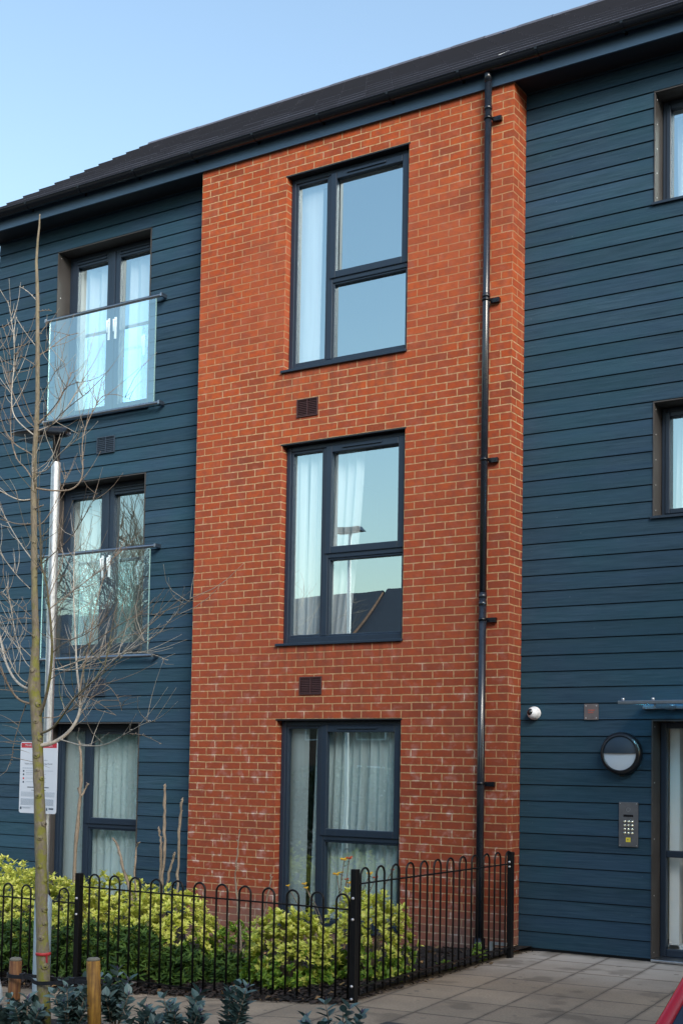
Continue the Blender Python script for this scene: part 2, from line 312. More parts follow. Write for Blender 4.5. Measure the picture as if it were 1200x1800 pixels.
# ------------------------------------------------------------------ mesh helpers
class MB:
    def __init__(s): s.v = []; s.f = []; s.mi = []; s.uv = None; s.sm = []
    def add(s, vs, fs, mi=0, smooth=False):
        b = len(s.v); s.v += [tuple(x) for x in vs]; s.f += [tuple(b+i for i in f) for f in fs]; s.mi += [mi]*len(fs); s.sm += [smooth]*len(fs); return s
    def box(s, x0, x1, y0, y1, z0, z1, mi=0):
        return s.add([(x,y,z) for z in (z0,z1) for y in (y0,y1) for x in (x0,x1)],
              [(0,2,3,1),(4,5,7,6),(0,1,5,4),(2,6,7,3),(0,4,6,2),(1,3,7,5)], mi)
    def tube(s, pts, rad, n=8, mi=0, cap=True, smooth=True):
        pts = [Vector(p) for p in pts]
        if isinstance(rad, (int, float)): rad = [rad]*len(pts)
        vs = []; prev = None
        for i, p in enumerate(pts):
            d = (pts[min(i+1, len(pts)-1)] - pts[max(i-1, 0)])
            d = d.normalized() if d.length > 1e-9 else Vector((0,0,1))
            a = prev if prev is not None else (Vector((1,0,0)) if abs(d.x) < .8 else Vector((0,1,0)))
            a = (a - d*a.dot(d)).normalized(); prev = a; b = d.cross(a)
            vs += [p + rad[i]*(math.cos(2*math.pi*k/n)*a + math.sin(2*math.pi*k/n)*b) for k in range(n)]
        fs = [(i*n+k, i*n+(k+1)%n, (i+1)*n+(k+1)%n, (i+1)*n+k) for i in range(len(pts)-1) for k in range(n)]
        s.add(vs, fs, mi, smooth)
        if cap:
            b = len(s.v) - len(vs)
            for base, rev in ((0, True), ((len(pts)-1)*n, False)):
                f = [b+base+k for k in range(n)]; s.f.append(tuple(reversed(f) if rev else f)); s.mi.append(mi); s.sm.append(False)
        return s
    def lathe(s, prof, n=24, axis='Z', c=(0,0,0), mi=0, smooth=True):
        vs = []
        for r, h in prof:
            for k in range(n):
                a = 2*math.pi*k/n; x, y = r*math.cos(a), r*math.sin(a)
                q = (x, y, h) if axis == 'Z' else (x, h, y) if axis == 'Y' else (h, x, y)
                vs.append((q[0]+c[0], q[1]+c[1], q[2]+c[2]))
        return s.add(vs, [(i*n+k, i*n+(k+1)%n, (i+1)*n+(k+1)%n, (i+1)*n+k) for i in range(len(prof)-1) for k in range(n)], mi, smooth)
    def build(s, name, mats, parent=None, loc=(0,0,0), bevel=0):
        me = bpy.data.meshes.new(name); me.from_pydata(s.v, [], s.f)
        if not isinstance(mats, (list, tuple)): mats = [mats]
        for m in mats: me.materials.append(m)
        me.polygons.foreach_set('material_index', s.mi); me.polygons.foreach_set('use_smooth', s.sm)
        if s.uv is not None:
            l = me.uv_layers.new(name='UVMap'); l.data.foreach_set('uv', np.array(s.uv, dtype=np.float32).ravel())
        me.update()
        o = bpy.data.objects.new(name, me); COL.objects.link(o); o.location = loc
        if parent: o.parent = parent
        if bevel:
            b = o.modifiers.new('bevel', 'BEVEL'); b.width = bevel; b.segments = 2; b.limit_method = 'ANGLE'; b.angle_limit = R_(40)
        return o

def tag(o, label, cat, group=None, kind=None):
    if label: o['label'] = label
    if cat: o['category'] = cat
    if group: o['group'] = group
    if kind: o['kind'] = kind
    return o
def empty(name, loc=(0,0,0), rz=0):
    o = bpy.data.objects.new(name, None); COL.objects.link(o); o.location = loc; o.rotation_euler = (0,0,rz); o.empty_display_size = .2; return o
def copy_tree(o, parent=None):
    c = o.copy(); COL.objects.link(c)
    if parent: c.parent = parent
    for ch in list(o.children): copy_tree(ch, c)
    return c
def chaikin(pts, it=2):
    for _ in range(it):
        q = [pts[0]]
        for a, b in zip(pts[:-1], pts[1:]): q += [a.lerp(b, .25), a.lerp(b, .75)]
        pts = q + [pts[-1]]
    return pts

CL = .28                                    # depth of the cladding behind the brick face
def gz(x):                                  # paving falls away to the left
    return 0 if x > 3.95 else -.066*(3.95-x) if x > -3 else -.066*6.95

# ------------------------------------------------------------------ the apartment building
B = empty('apartment_building')
tag(B, 'three storey apartment block, red brick bay between dark blue boarded walls', 'building')

ZT = 8.16
WIN = [(1.125, 2.5875, .04, 2.14), (1.125, 2.5875, 2.89, 4.99), (1.125, 2.5875, 5.74, 7.84)]
def grid_wall(mb, X0, X1, Z0, Z1, ops, Y, uvf=None):
    xs = sorted({X0, X1, *[o[0] for o in ops], *[o[1] for o in ops]}); zs = sorted({Z0, Z1, *[o[2] for o in ops], *[o[3] for o in ops]})
    for a, b in zip(xs[:-1], xs[1:]):
        for c, d in zip(zs[:-1], zs[1:]):
            if any(o[0] <= (a+b)/2 <= o[1] and o[2] <= (c+d)/2 <= o[3] for o in ops): continue
            mb.add([(a,Y,c),(b,Y,c),(b,Y,d),(a,Y,d)], [(0,1,2,3)])
            if uvf is not None: uvf += [(a,c+.11),(b,c+.11),(b,d+.11),(a,d+.11)]
mb = MB(); uv = []
grid_wall(mb, 0, 3.7125, -.5, ZT, WIN, 0, uv)
def q(vs, us):
    mb.add(vs, [(0,1,2,3)]); uv.extend((a, b+.11) for a, b in us)
W = 3.7125; D = .4
q([(W,0,-.5),(W,D,-.5),(W,D,ZT),(W,0,ZT)], [(W,-.5),(W+D,-.5),(W+D,ZT),(W,ZT)])
q([(0,D,-.5),(0,0,-.5),(0,0,ZT),(0,D,ZT)], [(-D,-.5),(0,-.5),(0,ZT),(-D,ZT)])
q([(0,0,ZT),(W,0,ZT),(W,D,ZT),(0,D,ZT)], [(0,0),(W,0),(W,D),(0,D)])
for x0,x1,z0,z1 in WIN:
    r = .16
    q([(x0,0,z0),(x0,r,z0),(x0,r,z1),(x0,0,z1)], [(x0,z0),(x0+r,z0),(x0+r,z1),(x0,z1)])
    q([(x1,r,z0),(x1,0,z0),(x1,0,z1),(x1,r,z1)], [(x1-r,z0),(x1,z0),(x1,z1),(x1-r,z1)])
    q([(x0,r,z0),(x0,0,z0),(x1,0,z0),(x1,r,z0)], [(x0,z0),(x0,z0),(x1,z0),(x1,z0)])
    q([(x0,0,z1),(x0,r,z1),(x1,r,z1),(x1,0,z1)], [(x0,z1),(x0,z1),(x1,z1),(x1,z1)])
mb.uv = uv; mb.build('brick_wall', M['brick'], B)['label'] = 'red brick bay with three windows one above the other'
for x0,x1,z0,z1 in WIN:
    mb = MB(); mb.box(x0-.012, x1+.012, -.004, .10, z1-.016, z1-.002); mb.build('lintel', M['lampb'], B)

# boarded walls
LW = [(-2.42,-.95,.04,2.123), (-2.42,-.95,2.90,4.976), (-2.42,-.95,5.75,7.829)]
RW = [(4.978,6.45,.018,2.123), (4.978,6.45,3.94,4.976), (4.978,6.45,6.80,7.829)]
PB = 2.8537/19
def boards(X0, X1, ops):
    mb = MB(); k = -4
    while True:
        z0 = 2.1225 + (k-10)*PB; z1 = z0 + PB; k += 1
        if z0 > 8.2: break
        if z1 < -.4: continue
        zb = z0 + .008
        yf = lambda z: CL - .011*(1-(z-z0)/PB)
        zs = sorted({zb, z1, *[e for o in ops for e in o[2:4] if zb+.004 < e < z1-.004]})
        for a, b in zip(zs[:-1], zs[1:]):
            xs = sorted({X0, X1, *[e for o in ops if o[2] < (a+b)/2 < o[3] for e in o[:2]]})
            for c, d in zip(xs[:-1], xs[1:]):
                if any(o[0] < (c+d)/2 < o[1] and o[2] < (a+b)/2 < o[3] for o in ops): continue
                n0 = len(mb.v)
                mb.add([(c,yf(a),a),(d,yf(a),a),(d,yf(b),b),(c,yf(b),b)] + ([(c,CL+.02,a),(d,CL+.02,a)] if a == zb else []), [(0,1,2,3)] + ([(4,5,1,0)] if a == zb else []))
    return mb
boards(-3.44, 0, LW).build('timber_cladding', M['board'], B)['label'] = 'blue boarded wall left of the brick bay'
boards(W+.002, 9.2, RW).build('timber_cladding', M['board'], B)['label'] = 'blue boarded wall with the entrance right of the brick bay'
for a_, b_, o_ in ((-3.44, .05, LW), (W-.05, 9.2, RW)):
    mb = MB(); grid_wall(mb, a_, b_, -.5, 8.3, o_, CL+.014); mb.build('backing_wall', M['dark'], B)
mb = MB(); mb.add([(-3.44,CL,-.5),(-3.44,6.4,-.5),(-3.44,6.4,8.2),(-3.44,3.2,10.6),(-3.44,CL,8.3)], [(0,4,3,2,1)])
mb.add([(9.2,CL,-.5),(9.2,6.4,-.5),(9.2,6.4,8.2),(9.2,3.2,10.6),(9.2,CL,8.3)], [(0,1,2,3,4)]); mb.add([(-3.44,6.4,-.5),(9.2,6.4,-.5),(9.2,6.4,8.2),(-3.44,6.4,8.2)], [(0,3,2,1)])
mb.build('gable_wall', M['board'], B)

# eaves: fascia, soffit, gutter, roof
XL, XR = -3.50, 9.4
FY = -.035
mb = MB(); mb.box(XL, XR, FY, FY+.022, 8.135, 8.285); mb.build('fascia', M['fascia'], B)
mb = MB(); mb.box(XL, XR, FY+.022, CL+.05, 8.152, 8.164); mb.build('soffit', M['soffit'], B)
GY, GZ, GR = -.106, 8.314, .067
mb = MB(); n = 12; xs = [XL-.02, XR]
prof = [(GY+GR*math.cos(a), GZ+GR*math.sin(a)) for a in [math.pi + math.pi*i/n for i in range(n+1)]]
pin = [(GY+(GR-.004)*math.cos(a), GZ+(GR-.004)*math.sin(a)) for a in [math.pi + math.pi*i/n for i in range(n+1)]][::-1]
pr = [(GY-GR-.006, GZ+.004)] + prof + pin
nn = len(pr); mb.add([(x, y, z) for x in xs for y, z in pr], [(i, (i+1)%nn, nn+(i+1)%nn, nn+i) for i in range(nn)], 0, True)
mb.add([(xs[0], y, z) for y, z in prof], [tuple(range(len(prof)))])
gut = mb.build('gutter', M['gutter'], B)
brx = [-2.55,-1.70,-.87,-.05,.78,1.6,2.42,3.2,4.0,4.82,5.64,6.5,7.3]
for x in brx:
    mb = MB(); sec = [(GY+(GR+.006)*math.cos(a), GZ+(GR+.006)*math.sin(a)) for a in [math.pi + math.pi*i/n for i in range(n+1)]]
    mb.add([(x+dx, y, z) for dx in (-.014,.014) for y, z in sec], [(i, i+1, len(sec)+i+1, len(sec)+i) for i in range(len(sec)-1)])
    mb.box(x-.014, x+.014, GY+GR, FY, 8.25, 8.29)
    mb.build('bracket', M['gutter'], gut)
# roof of overlapping tile courses, 35 degrees
NC = 12; ey, ez, ry, rz = -.10, 8.335, 3.20, 10.72
sl_ = Vector((0, ry-ey, rz-ez)); ln = sl_.length; sd_ = sl_/ln; nrm = Vector((0, -sd_.z, sd_.y)); g_ = ln/NC
mb = MB(); rr = random.Random(3)  # material 1 = tile lower edges, darker colour painted in as the shadow line between courses
TW = .333
for c in range(NC):
    x = XL - .03 - (TW/2 if c % 2 else 0)*0
    a0 = Vector((0, ey, ez)) + sd_*(c*g_); a1 = a0 + sd_*(g_+.02)
    xx = XL - .03; first = True
    while xx < XR:
        w_ = TW if not (first and c % 2) else TW/2; first = False
        x1 = min(xx + w_ - .003, XR); l = rr.uniform(-.0015, .0005)
        t0 = nrm*(.026+l); t1 = nrm*.004
        # two shallow profile rolls per tile
        nseg = 6; top = []; bot = []
        for i in range(nseg+1):
            X = xx + (x1-xx)*i/nseg; h = nrm*(.006*abs(math.sin(math.pi*i/nseg*1.0)))*0
            top.append(X)
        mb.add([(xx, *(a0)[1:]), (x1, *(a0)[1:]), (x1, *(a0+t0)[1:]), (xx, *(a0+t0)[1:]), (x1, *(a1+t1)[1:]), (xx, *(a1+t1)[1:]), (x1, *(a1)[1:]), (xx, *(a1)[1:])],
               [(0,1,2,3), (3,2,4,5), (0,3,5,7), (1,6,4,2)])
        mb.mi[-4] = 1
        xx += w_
roof = mb.build('roof', [M['tile'], mat('tile_edge_shade', (.034,.037,.052), .8)], B)
mb = MB()
mb.add([(XL,ey,ez-.01),(XR,ey,ez-.01),(XR,ry,rz-.01),(XL,ry,rz-.01),(XL,6.5,8.33),(XR,6.5,8.33)], [(0,1,2,3),(3,2,5,4)])
mb.box(XL-.005, XL+.02, ey+.01, ey+.03, ez-.12, ez-.02)
mb.build('roof_deck', M['soffit'], roof)
mb = MB(); x = XL-.03
while x < XR:
    x1 = min(x+.45, XR); sec = [(ry+.11*math.cos(a), rz-.072+.080*math.sin(a)) for a in [math.pi*i/6 for i in range(7)]]
    k = .003 if int((x-XL)/.45+.5) % 2 else 0
    mb.add([(X, y, z+k) for X in (x, x1-.006) for y, z in sec], [(i, 7+i, 8+i, i+1) for i in range(6)] + [tuple(range(7))]); x += .45
mb.build('ridge_tile', M['tile'], roof)
# barge board
mb = MB(); mb.add([(XL+dx, y, z) for dx in (0,.03) for y, z in ((ey+.02,ez-.16),(ey+.02,ez-.015),(ry,rz-.015),(ry,rz-.2))], [(0,1,2,3),(7,6,5,4),(0,3,7,4)]); mb.build('bargeboard', M['fascia'], roof)
p = at(885, 62, ry-.3)
mb = MB(); mb.tube([(p.x, p.y, p.z-.12), (p.x, p.y, p.z+.03)], .03, 8); mb.build('vent_stub', M['gutter'], roof)
mb = MB(); p = at(880,100,.12); mb.add([(p.x-.02,.09,8.51),(p.x+.015,.085,8.505),(p.x+.025,.13,8.54),(p.x+.085,.14,8.555),(p.x+.08,.155,8.562)],[(0,1,2),(1,3,2),(2,3,4)]); mb.build('broken_tile_edge', M['white'], roof)

# downpipe
PX = 3.478
mb = MB(); mb.tube([(PX,-.072,.10),(PX,-.072,3.30)], .036, 16); mb.tube([(PX,-.072,3.28),(PX,-.072,8.20)], .034, 16)
mb.tube([(PX,-.072,8.17),(PX,-.09,8.27)], .036, 16)
dp = mb.build('downpipe', M['pipe'], B)
for z in (7.82,6.07,4.55,3.05,1.53):
    mb = MB(); mb.tube([(PX,-.072,z-.014),(PX,-.072,z+.014)], .041, 16); mb.box(PX+.03, PX+.12, -.045, -.020, z-.026, z+.016); mb.tube([(PX+.085,-.02,z-.005),(PX+.085,0,z-.005)], .016, 8)
    mb.box(PX+.055, PX+.118, -.02, -.003, z-.024, z+.014)
    mb.tube([(PX+.095,-.05,z-.005),(PX+.095,-.044,z-.005)], .009, 8)
    mb.build('bracket', M['gutter'], dp)
for z in (3.28, 3.21, 7.93, 6.12):
    mb = MB(); mb.tube([(PX,-.072,z-.03),(PX,-.072,z+.006)], .0385, 16); mb.build('collar', M['pipe'], dp)
mb = MB(); mb.tube([(PX,-.072,-.05),(PX,-.072,.12)], .062, 4); mb.build('drain_shoe', M['gutter'], dp)

# wall grilles
def grille(x0, x1, z0, z1, y, m, nl=9):
    mb = MB(); t = .010
    mb.box(x0, x1, y-.014, y, z0, z0+t).box(x0, x1, y-.014, y, z1-t, z1).box(x0, x0+t, y-.014, y, z0+t, z1-t).box(x1-t, x1, y-.014, y, z0+t, z1-t)
    xm = (x0+x1)/2; mb.box(xm-.004, xm+.004, y-.012, y, z0+t, z1-t)
    mb.box(x0+t, x1-t, y-.002, y-.0005, z0+t, z1-t)
    for i in range(nl):
        z = z0+t+(z1-z0-2*t)*(i+.35)/nl
        mb.add([(x0+t,y-.003,z+.008),(x1-t,y-.003,z+.008),(x1-t,y-.012,z),(x0+t,y-.012,z)], [(0,1,2,3)])
    return mb.build('wall_grille', m, B)
grille(1.31, 1.565, 5.245, 5.43, -.001, M['brown']); grille(1.405, 1.67, 2.385, 2.565, -.001, M['brown'])
grille(-1.70, -1.425, 5.27, 5.465, CL-.012, M['gblue'], 8); grille(-1.75, -1.47, 2.43, 2.63, CL-.012, M['gblue'], 8)

# windows
def window(x0, x1, z0, z1, y, kind, glass, part='window', label=None):
    """y = front face of the frame. Outer frame, sashes, panes, vent, sill."""
    t = .055; d = .07; fr = MB()
    fr.box(x0, x0+t, y, y+d, z0, z1).box(x1-t, x1, y, y+d, z0, z1).box(x0+t, x1-t, y, y+d, z1-t, z1).box(x0+t, x1-t, y, y+d, z0, z0+t+.01)
    def pane(name, a, b, c, e, yy): 
        p = MB(); p.add([(a,yy,c),(b,yy,c),(b,yy,e),(a,yy,e)], [(0,1,2,3)]); return p.build(name, glass, F)
    def sash(a, b, c, e, s, yy, dd=.06, name='sash'):
        m_ = MB(); m_.box(a, a+s, yy, yy+dd, c, e).box(b-s, b, yy, yy+dd, c, e).box(a+s, b-s, yy, yy+dd, e-s, e).box(a+s, b-s, yy, yy+dd, c, c+s)
        return m_.build(name, M['frame'], F, bevel=.007)
    if kind == 'bay':
        xm = x0 + .495*(1.4625/1.4625); fr.box(xm-.035, xm+.035, y, y+d, z0+t+.01, z1-t)
        zt = z0 + .93; fr.box(xm+.035, x1-t, y, y+d, zt-.075, zt-.02)
        F = fr.build(part, M['frame'], B, bevel=.008)
        xa = x0+t; sash(xa-.004, xm-.030, z0+t+.006, z1-t+.004, .030, y+.012, name='glazing_bead')
        pane('pane', xa+.02, xm-.052, z0+t+.03, z1-t-.02, y+.05)
        sash(xm+.002, x1-t+.018, zt-.028, z1-t+.012, .072, y-.016)
        pane('pane', xm+.06, x1-t-.04, zt+.03, z1-t-.05, y+.05)
        sash(xm+.032, x1-t+.004, z0+t+.006, zt-.072, .022, y+.012, name='glazing_bead')
        pane('pane', xm+.05, x1-t-.012, z0+t+.02, zt-.09, y+.052)
        v = MB(); v.box(xm+.20, x1-.30, y-.030, y-.0165, z1-.084, z1-.064); v.build('trickle_vent', M['frame'], F, bevel=.004)
    elif kind == 'french':
        xm = (x0+x1)/2 - .0; F = fr.build(part, M['frame'], B, bevel=.008)
        for a, b in ((x0+t-.01, xm), (xm+.002, x1-t+.01)):
            sash(a, b, z0+t+.0, z1-t+.008, .10, y-.014, name='door_leaf')
            pane('pane', a+.09, b-.09, z0+t+.09, z1-t-.09, y+.04)
            v = MB(); v.box(a+.10, b-.12, y-.028, y-.0145, z1-.115, z1-.092).box(a+.10, b-.12, y-.028, y-.0145, z1-.078, z1-.060); v.build('trickle_vent', M['frame'], F, bevel=.004)
        v = MB(); v.box(xm-.03, xm+.03, y-.026, y-.0145, z0+t+.02, z1-t); v.build('meeting_strip', M['frame'], F, bevel=.006)
        for hx in (xm-.052, xm+.052):
            v = MB(); hz = z0+1.07; v.box(hx-.014, hx+.014, y-.024, y-.0142, hz-.13, hz+.13); v.tube([(hx,y-.024,hz+.09),(hx,y-.055,hz+.09)], .009, 8); v.tube([(hx,y-.055,hz+.095),(hx,y-.055,hz-.05)], .009, 8)
            v.build('handle', M['cwhite'], F)
    elif kind == 'side':
        F = fr.build(part, M['frame'], B, bevel=.008)
        sash(x0+t-.02, x1-t+.02, z0+t-.01, z1-t+.012, .045, y-.012)
        pane('pane', x0+t+.015, x1-t-.015, z0+t+.02, z1-t-.02, y+.04)
    elif kind == 'door':
        zt = .935; fr.box(x0+t, x1-t, y, y+d, zt-.03, zt+.03); fr.box(x0+.70, x0+.76, y, y+d, z0+t+.01, zt-.03).box(x0+.70, x0+.76, y, y+d, zt+.03, z1-t)
        F = fr.build(part, M['frame'], B, bevel=.008)
        for a, b in ((x0+t, x0+.70), (x0+.76, x1-t)):
            pane('pane', a-.005, b+.005, z0+t, zt-.025, y+.035); pane('pane', a-.005, b+.005, zt+.025, z1-t+.005, y+.035)
    if label: F['label'] = label
    return F
for i, (x0,x1,z0,z1) in enumerate(WIN):
    F = window(x0+.004, x1-.004, z0+.026, z1-.018, .085, 'bay', M['gglass'] if i == 0 else M['glass'])
    s = MB(); s.box(x0-.022, x1+.006, -.030, .10, z0-.004, z0+.022); s.build('sill', M['frame'], F, bevel=.004)
def reveal(o, yf):
    x0,x1,z0,z1 = o; mb = MB(); e = .004; ya = CL-.016
    mb.box(x0-.002, x0+.010, ya, yf+.02, z0, z1-.012).box(x1-.010, x1+.002, ya, yf+.02, z0, z1-.012).box(x0-.002, x1+.002, ya, yf+.02, z1-.012, z1)
    r = mb.build('window_surround', M['trim'], B, bevel=.002)
    if o[2] > .03:
        mb = MB(); mb.box(x0-.02, x1+.02, ya-.012, yf+.02, z0-.022, z0); mb.build('sill', M['frame'], B)
    for z in [z0+.06+(z1-z0-.12)*i/4 for i in range(5)]:
        b = MB(); b.tube([(x0+.010, ya+.05, z), (x0+.0135, ya+.05, z)], .006, 6); b.build('screw_head', M['bolt'], r)
YF = .47
for o, kd in zip(LW, ('bay','french','french')):
    reveal(o, YF); window(o[0]+.012, o[1]-.012, o[2]+.003, o[3]-.014, YF, kd, M['gglass'] if kd == 'bay' else (M['glassd'] if o[2] < 4 else M['glass']))
for o in RW:
    reveal(o, YF)
    if o[2] < 1:
        window(o[0]+.012, o[1]-.012, o[2]+.012, o[3]-.014, YF, 'door', glass_mat('entrance_glass', .04, (.92,.95,.95)), 'entrance_door')
        s = MB(); s.box(o[0]+.01, o[1]-.01, CL-.05, YF+.02, .006, .028); s.build('threshold', M['steel'], B, bevel=.004)
    else: window(o[0]+.012, o[1]-.012, o[2]+.003, o[3]-.014, YF, 'side', M['glass'])

# rooms behind the glass: real boxes open to the window, daylight enters through the panes
def room(x0, x1, z0, z1, y0, X0, X1, Z0, Z1, depth=3.2, wall='room', liner=.28):
    mb = MB()
    for f in [((x0,z0),(x0,z1)), ((x0,z1),(x1,z1)), ((x1,z1),(x1,z0)), ((x1,z0),(x0,z0))]:
        (a, b), (c, d) = f; mb.add([(a,y0,b),(a,y0+liner,b),(c,y0+liner,d),(c,y0,d)], [(0,1,2,3)], 1)
    yb = y0+liner; grid = [(x0,x1,z0,z1)]
    g = MB(); grid_wall(g, X0, X1, Z0, Z1, grid, yb); mb.add(g.v, g.f, 1)
    ye = yb+depth
    mb.add([(X0,ye,Z0),(X1,ye,Z0),(X1,ye,Z1),(X0,ye,Z1)], [(0,1,2,3)], 0)
    mb.add([(X0,yb,Z0),(X0,ye,Z0),(X0,ye,Z1),(X0,yb,Z1)], [(0,1,2,3)], 0); mb.add([(X1,yb,Z0),(X1,ye,Z0),(X1,ye,Z1),(X1,yb,Z1)], [(0,3,2,1)], 0)
    mb.add([(X0,yb,Z1),(X1,yb,Z1),(X1,ye,Z1),(X0,ye,Z1)], [(0,1,2,3)], 0); mb.add([(X0,yb,Z0),(X1,yb,Z0),(X1,ye,Z0),(X0,ye,Z0)], [(0,3,2,1)], 2)
    mb.build('room_interior', [M[wall], M['white'], M['floor']], B)
for (x0,x1,z0,z1) in WIN: room(x0, x1, z0, z1, .16, .12, 3.6, z0-.03, z1+.30)
for (x0,x1,z0,z1) in LW: room(x0, x1, z0, z1, YF+.075, -2.95, .06, z0-.03, z1+.30)
for (x0,x1,z0,z1) in RW[1:]: room(x0, x1, z0, z1, YF+.075, 4.0, 8.4, z0-.9, z1+.25)
# entrance hall: warm ceiling, white pier, staircase rising away
x0,x1,z0,z1 = RW[0]
room(x0, x1, z0, z1, YF+.075, 4.6, 8.4, z0-.02, z1+.35, depth=3.2, wall='cream', liner=.06)
mb = MB(); mb.box(5.035, 5.125, .60, .70, .0, 2.5).box(5.03, 5.17, .60, .74, .0, .12); mb.build('hall_pier', M['white'], B)
mb = MB(); mb.box(4.7, 8.3, .64, 4.4, 2.42, 2.46); mb.build('hall_ceiling', mat('hall_cream', (.75,.60,.38), .7), B)
st = MB()
for i in range(11): st.box(5.28, 8.2, .95+i*.24, 1.22+i*.24, .12+i*.172, .155+i*.172, 0); st.box(5.28, 8.2, 1.17+i*.24, 1.19+i*.24, .157+i*.172, .29+i*.172, 1)
st.build('staircase', [M['wood'], M['dark']], B)

# curtains: pleated sheets hung behind the glass
def curtain(x0, x1, z0, z1, y, m, label, amp=.03, pitch=.11, xb0=None, xb1=None, seed=0, group=None):
    r = random.Random(seed); n = int((x1-x0)/.008)+1; nz = 16; xb0 = x0 if xb0 is None else xb0; xb1 = x1 if xb1 is None else xb1
    ph = r.uniform(0, 6); vs = []
    for j in range(nz+1):
        t = j/nz; z = z1+(z0-z1)*t; e = t**1.6; a0 = x0+(xb0-x0)*e; a1 = x1+(xb1-x1)*e
        for i in range(n+1):
            s = i/n; w_ = 2*math.pi*s*(x1-x0)/pitch + ph + .8*math.sin(3*s+ph)
            vs.append((a0+(a1-a0)*s + .006*math.sin(w_*2+j*.2), y + amp*math.sin(w_) + amp*.5*math.sin(w_*.43+1.3+t), z))
    mb = MB(); mb.add(vs, [(j*(n+1)+i, (j+1)*(n+1)+i, (j+1)*(n+1)+i+1, j*(n+1)+i+1) for j in range(nz) for i in range(n)], 0, True)
    return tag(mb.build('curtain', m, None), label, 'curtain', group)
curtain(1.30, 1.98, 2.93, 4.95, .24, M['curtain'], 'white pleated curtain behind the middle window of the brick bay', xb0=1.30, xb1=1.80, seed=1)
curtain(1.15, 1.32, 2.93, 4.95, .21, M['curtain'], 'narrow bunch of white curtain at the left edge of the middle bay window', seed=2, pitch=.12, amp=.012)
curtain(1.15, 1.44, 5.78, 7.78, .21, M['curtain'], 'strip of white curtain at the left edge of the top bay window', seed=3, pitch=.29, amp=.008)
curtain(1.15, 1.40, .06, 2.1, .19, M['curtain'], 'pale curtain at the left of the ground floor bay window', seed=4, amp=.015, pitch=.25)
curtain(1.46, 2.10, .06, 2.1, .24, M['curtg'], 'grey green curtain behind the middle of the ground floor bay window', seed=5, xb0=1.42, xb1=2.02)
curtain(2.13, 2.60, .06, 2.1, .22, M['curtg'], 'grey green curtain at the right of the ground floor bay window', seed=6, xb0=2.08)
curtain(-2.40, -1.70, 5.80, 7.66, .61, M['curtain'], 'white curtain in the left leaf of the top balcony doors', seed=7, pitch=.16)
curtain(-1.60, -1.0, 5.80, 7.66, .62, M['curtain'], 'white curtain in the right leaf of the top balcony doors', seed=8, pitch=.16)
curtain(-2.40, -1.80, 2.95, 4.9, .61, M['curtain'], 'white curtain behind the left leaf of the middle balcony doors', seed=9, pitch=.14)
curtain(-2.40, -2.0, .06, 2.1, .59, M['curtain'], 'white curtain at the left of the ground floor window beside the lamp post', seed=10, amp=.012, pitch=.3)
curtain(-1.98, -1.25, .06, 2.1, .63, M['curtg'], 'grey curtain across the ground floor window left of the brick bay', seed=11)
curtain(-1.22, -.95, .06, 2.1, .61, M['curtg'], 'grey curtain at the right of the ground floor window left of the brick bay', seed=12)
curtain(5.07, 5.20, 6.85, 7.72, .66, M['curtain'], 'white curtain strip in the top right window', seed=13, amp=.01)
curtain(5.07, 5.20, 3.98, 4.9, .66, M['curtain'], 'white curtain strip in the window above the entrance', seed=14, amp=.01)
t = empty('ceiling_lamp', (5.42, 1.1, 4.62)); tag(t, 'small white globe lamp inside the window above the entrance', 'lamp')
mb = MB(); mb.lathe([(.001,-.05),(.03,-.04),(.05,0),(.03,.04),(.001,.05)], 12); mb.build('globe', M['white'], t); mb = MB(); mb.tube([(0,0,.05),(0,0,.61)], .004, 6); mb.build('cord', M['white'], t)

# glass juliet balconies
for zb in (5.735, 2.87):
    y = CL-.085; x0, x1 = -2.52, -.70; g0, g1 = -2.45, -.79
    r = MB(); r.tube([(x0,y,zb+1.235),(x1,y,zb+1.235)], .021, 14)
    r.box(x1-.02, x1+.004, y-.024, CL-.01, zb+1.215, zb+1.258).box(x0-.004, x0+.02, y-.024, CL-.01, zb+1.215, zb+1.258)
    H = r.build('balcony_guard', M['rail'], B, bevel=.003)
    r = MB(); r.tube([(x0+.02,y,zb),(x1-.0,y,zb)], .020, 14); r.box(x1-.02, x1+.006, y-.022, CL-.01, zb-.022, zb+.022).box(x0, x0+.02, y-.022, CL-.01, zb-.022, zb+.022); r.build('bottom_rail', M['rail'], H, bevel=.003)
    p = MB(); p.add([(g0,y,zb),(g1,y,zb),(g1,y,zb+1.225),(g0,y,zb+1.225)], [(0,1,2,3)]); p.build('glass_panel', M['bal'], H)
    for gx in (g0, g1):
        p = MB(); p.box(gx-.002, gx+.002, y-.007, y+.007, zb+.02, zb+1.215); p.build('glass_edge', mat('glass_edge', (.25,.42,.42), .2), H)

# entrance canopy
cy0 = CL-.62; cx0 = at(1086, 1244, cy0).x
c = MB(); c.box(cx0, 6.9, cy0-.012, cy0+.012, 2.232, 2.262); H = c.build('entrance_canopy', M['rail'], B, bevel=.004)
c = MB(); c.box(cx0+.004, 6.9, cy0+.014, CL-.03, 2.250, 2.262); c.build('canopy_glass', M['canopyg'], H)
c = MB(); c.box(cx0+.02, 6.9, CL-.06, CL-.012, 2.215, 2.248); c.build('wall_channel', M['rail'], H, bevel=.004)
for x in (cx0+.04, cx0+.30, 5.7, 6.4):
    c = MB(); c.tube([(x, cy0+.01, 2.262), (x, cy0+.01, 2.285)], .014, 10); c.build('clamp', M['steel'], H)
c = MB(); c.box(cx0+.30, cx0+.315, cy0+.03, CL-.06, 2.20, 2.248); c.build('support_arm', M['rail'], H)

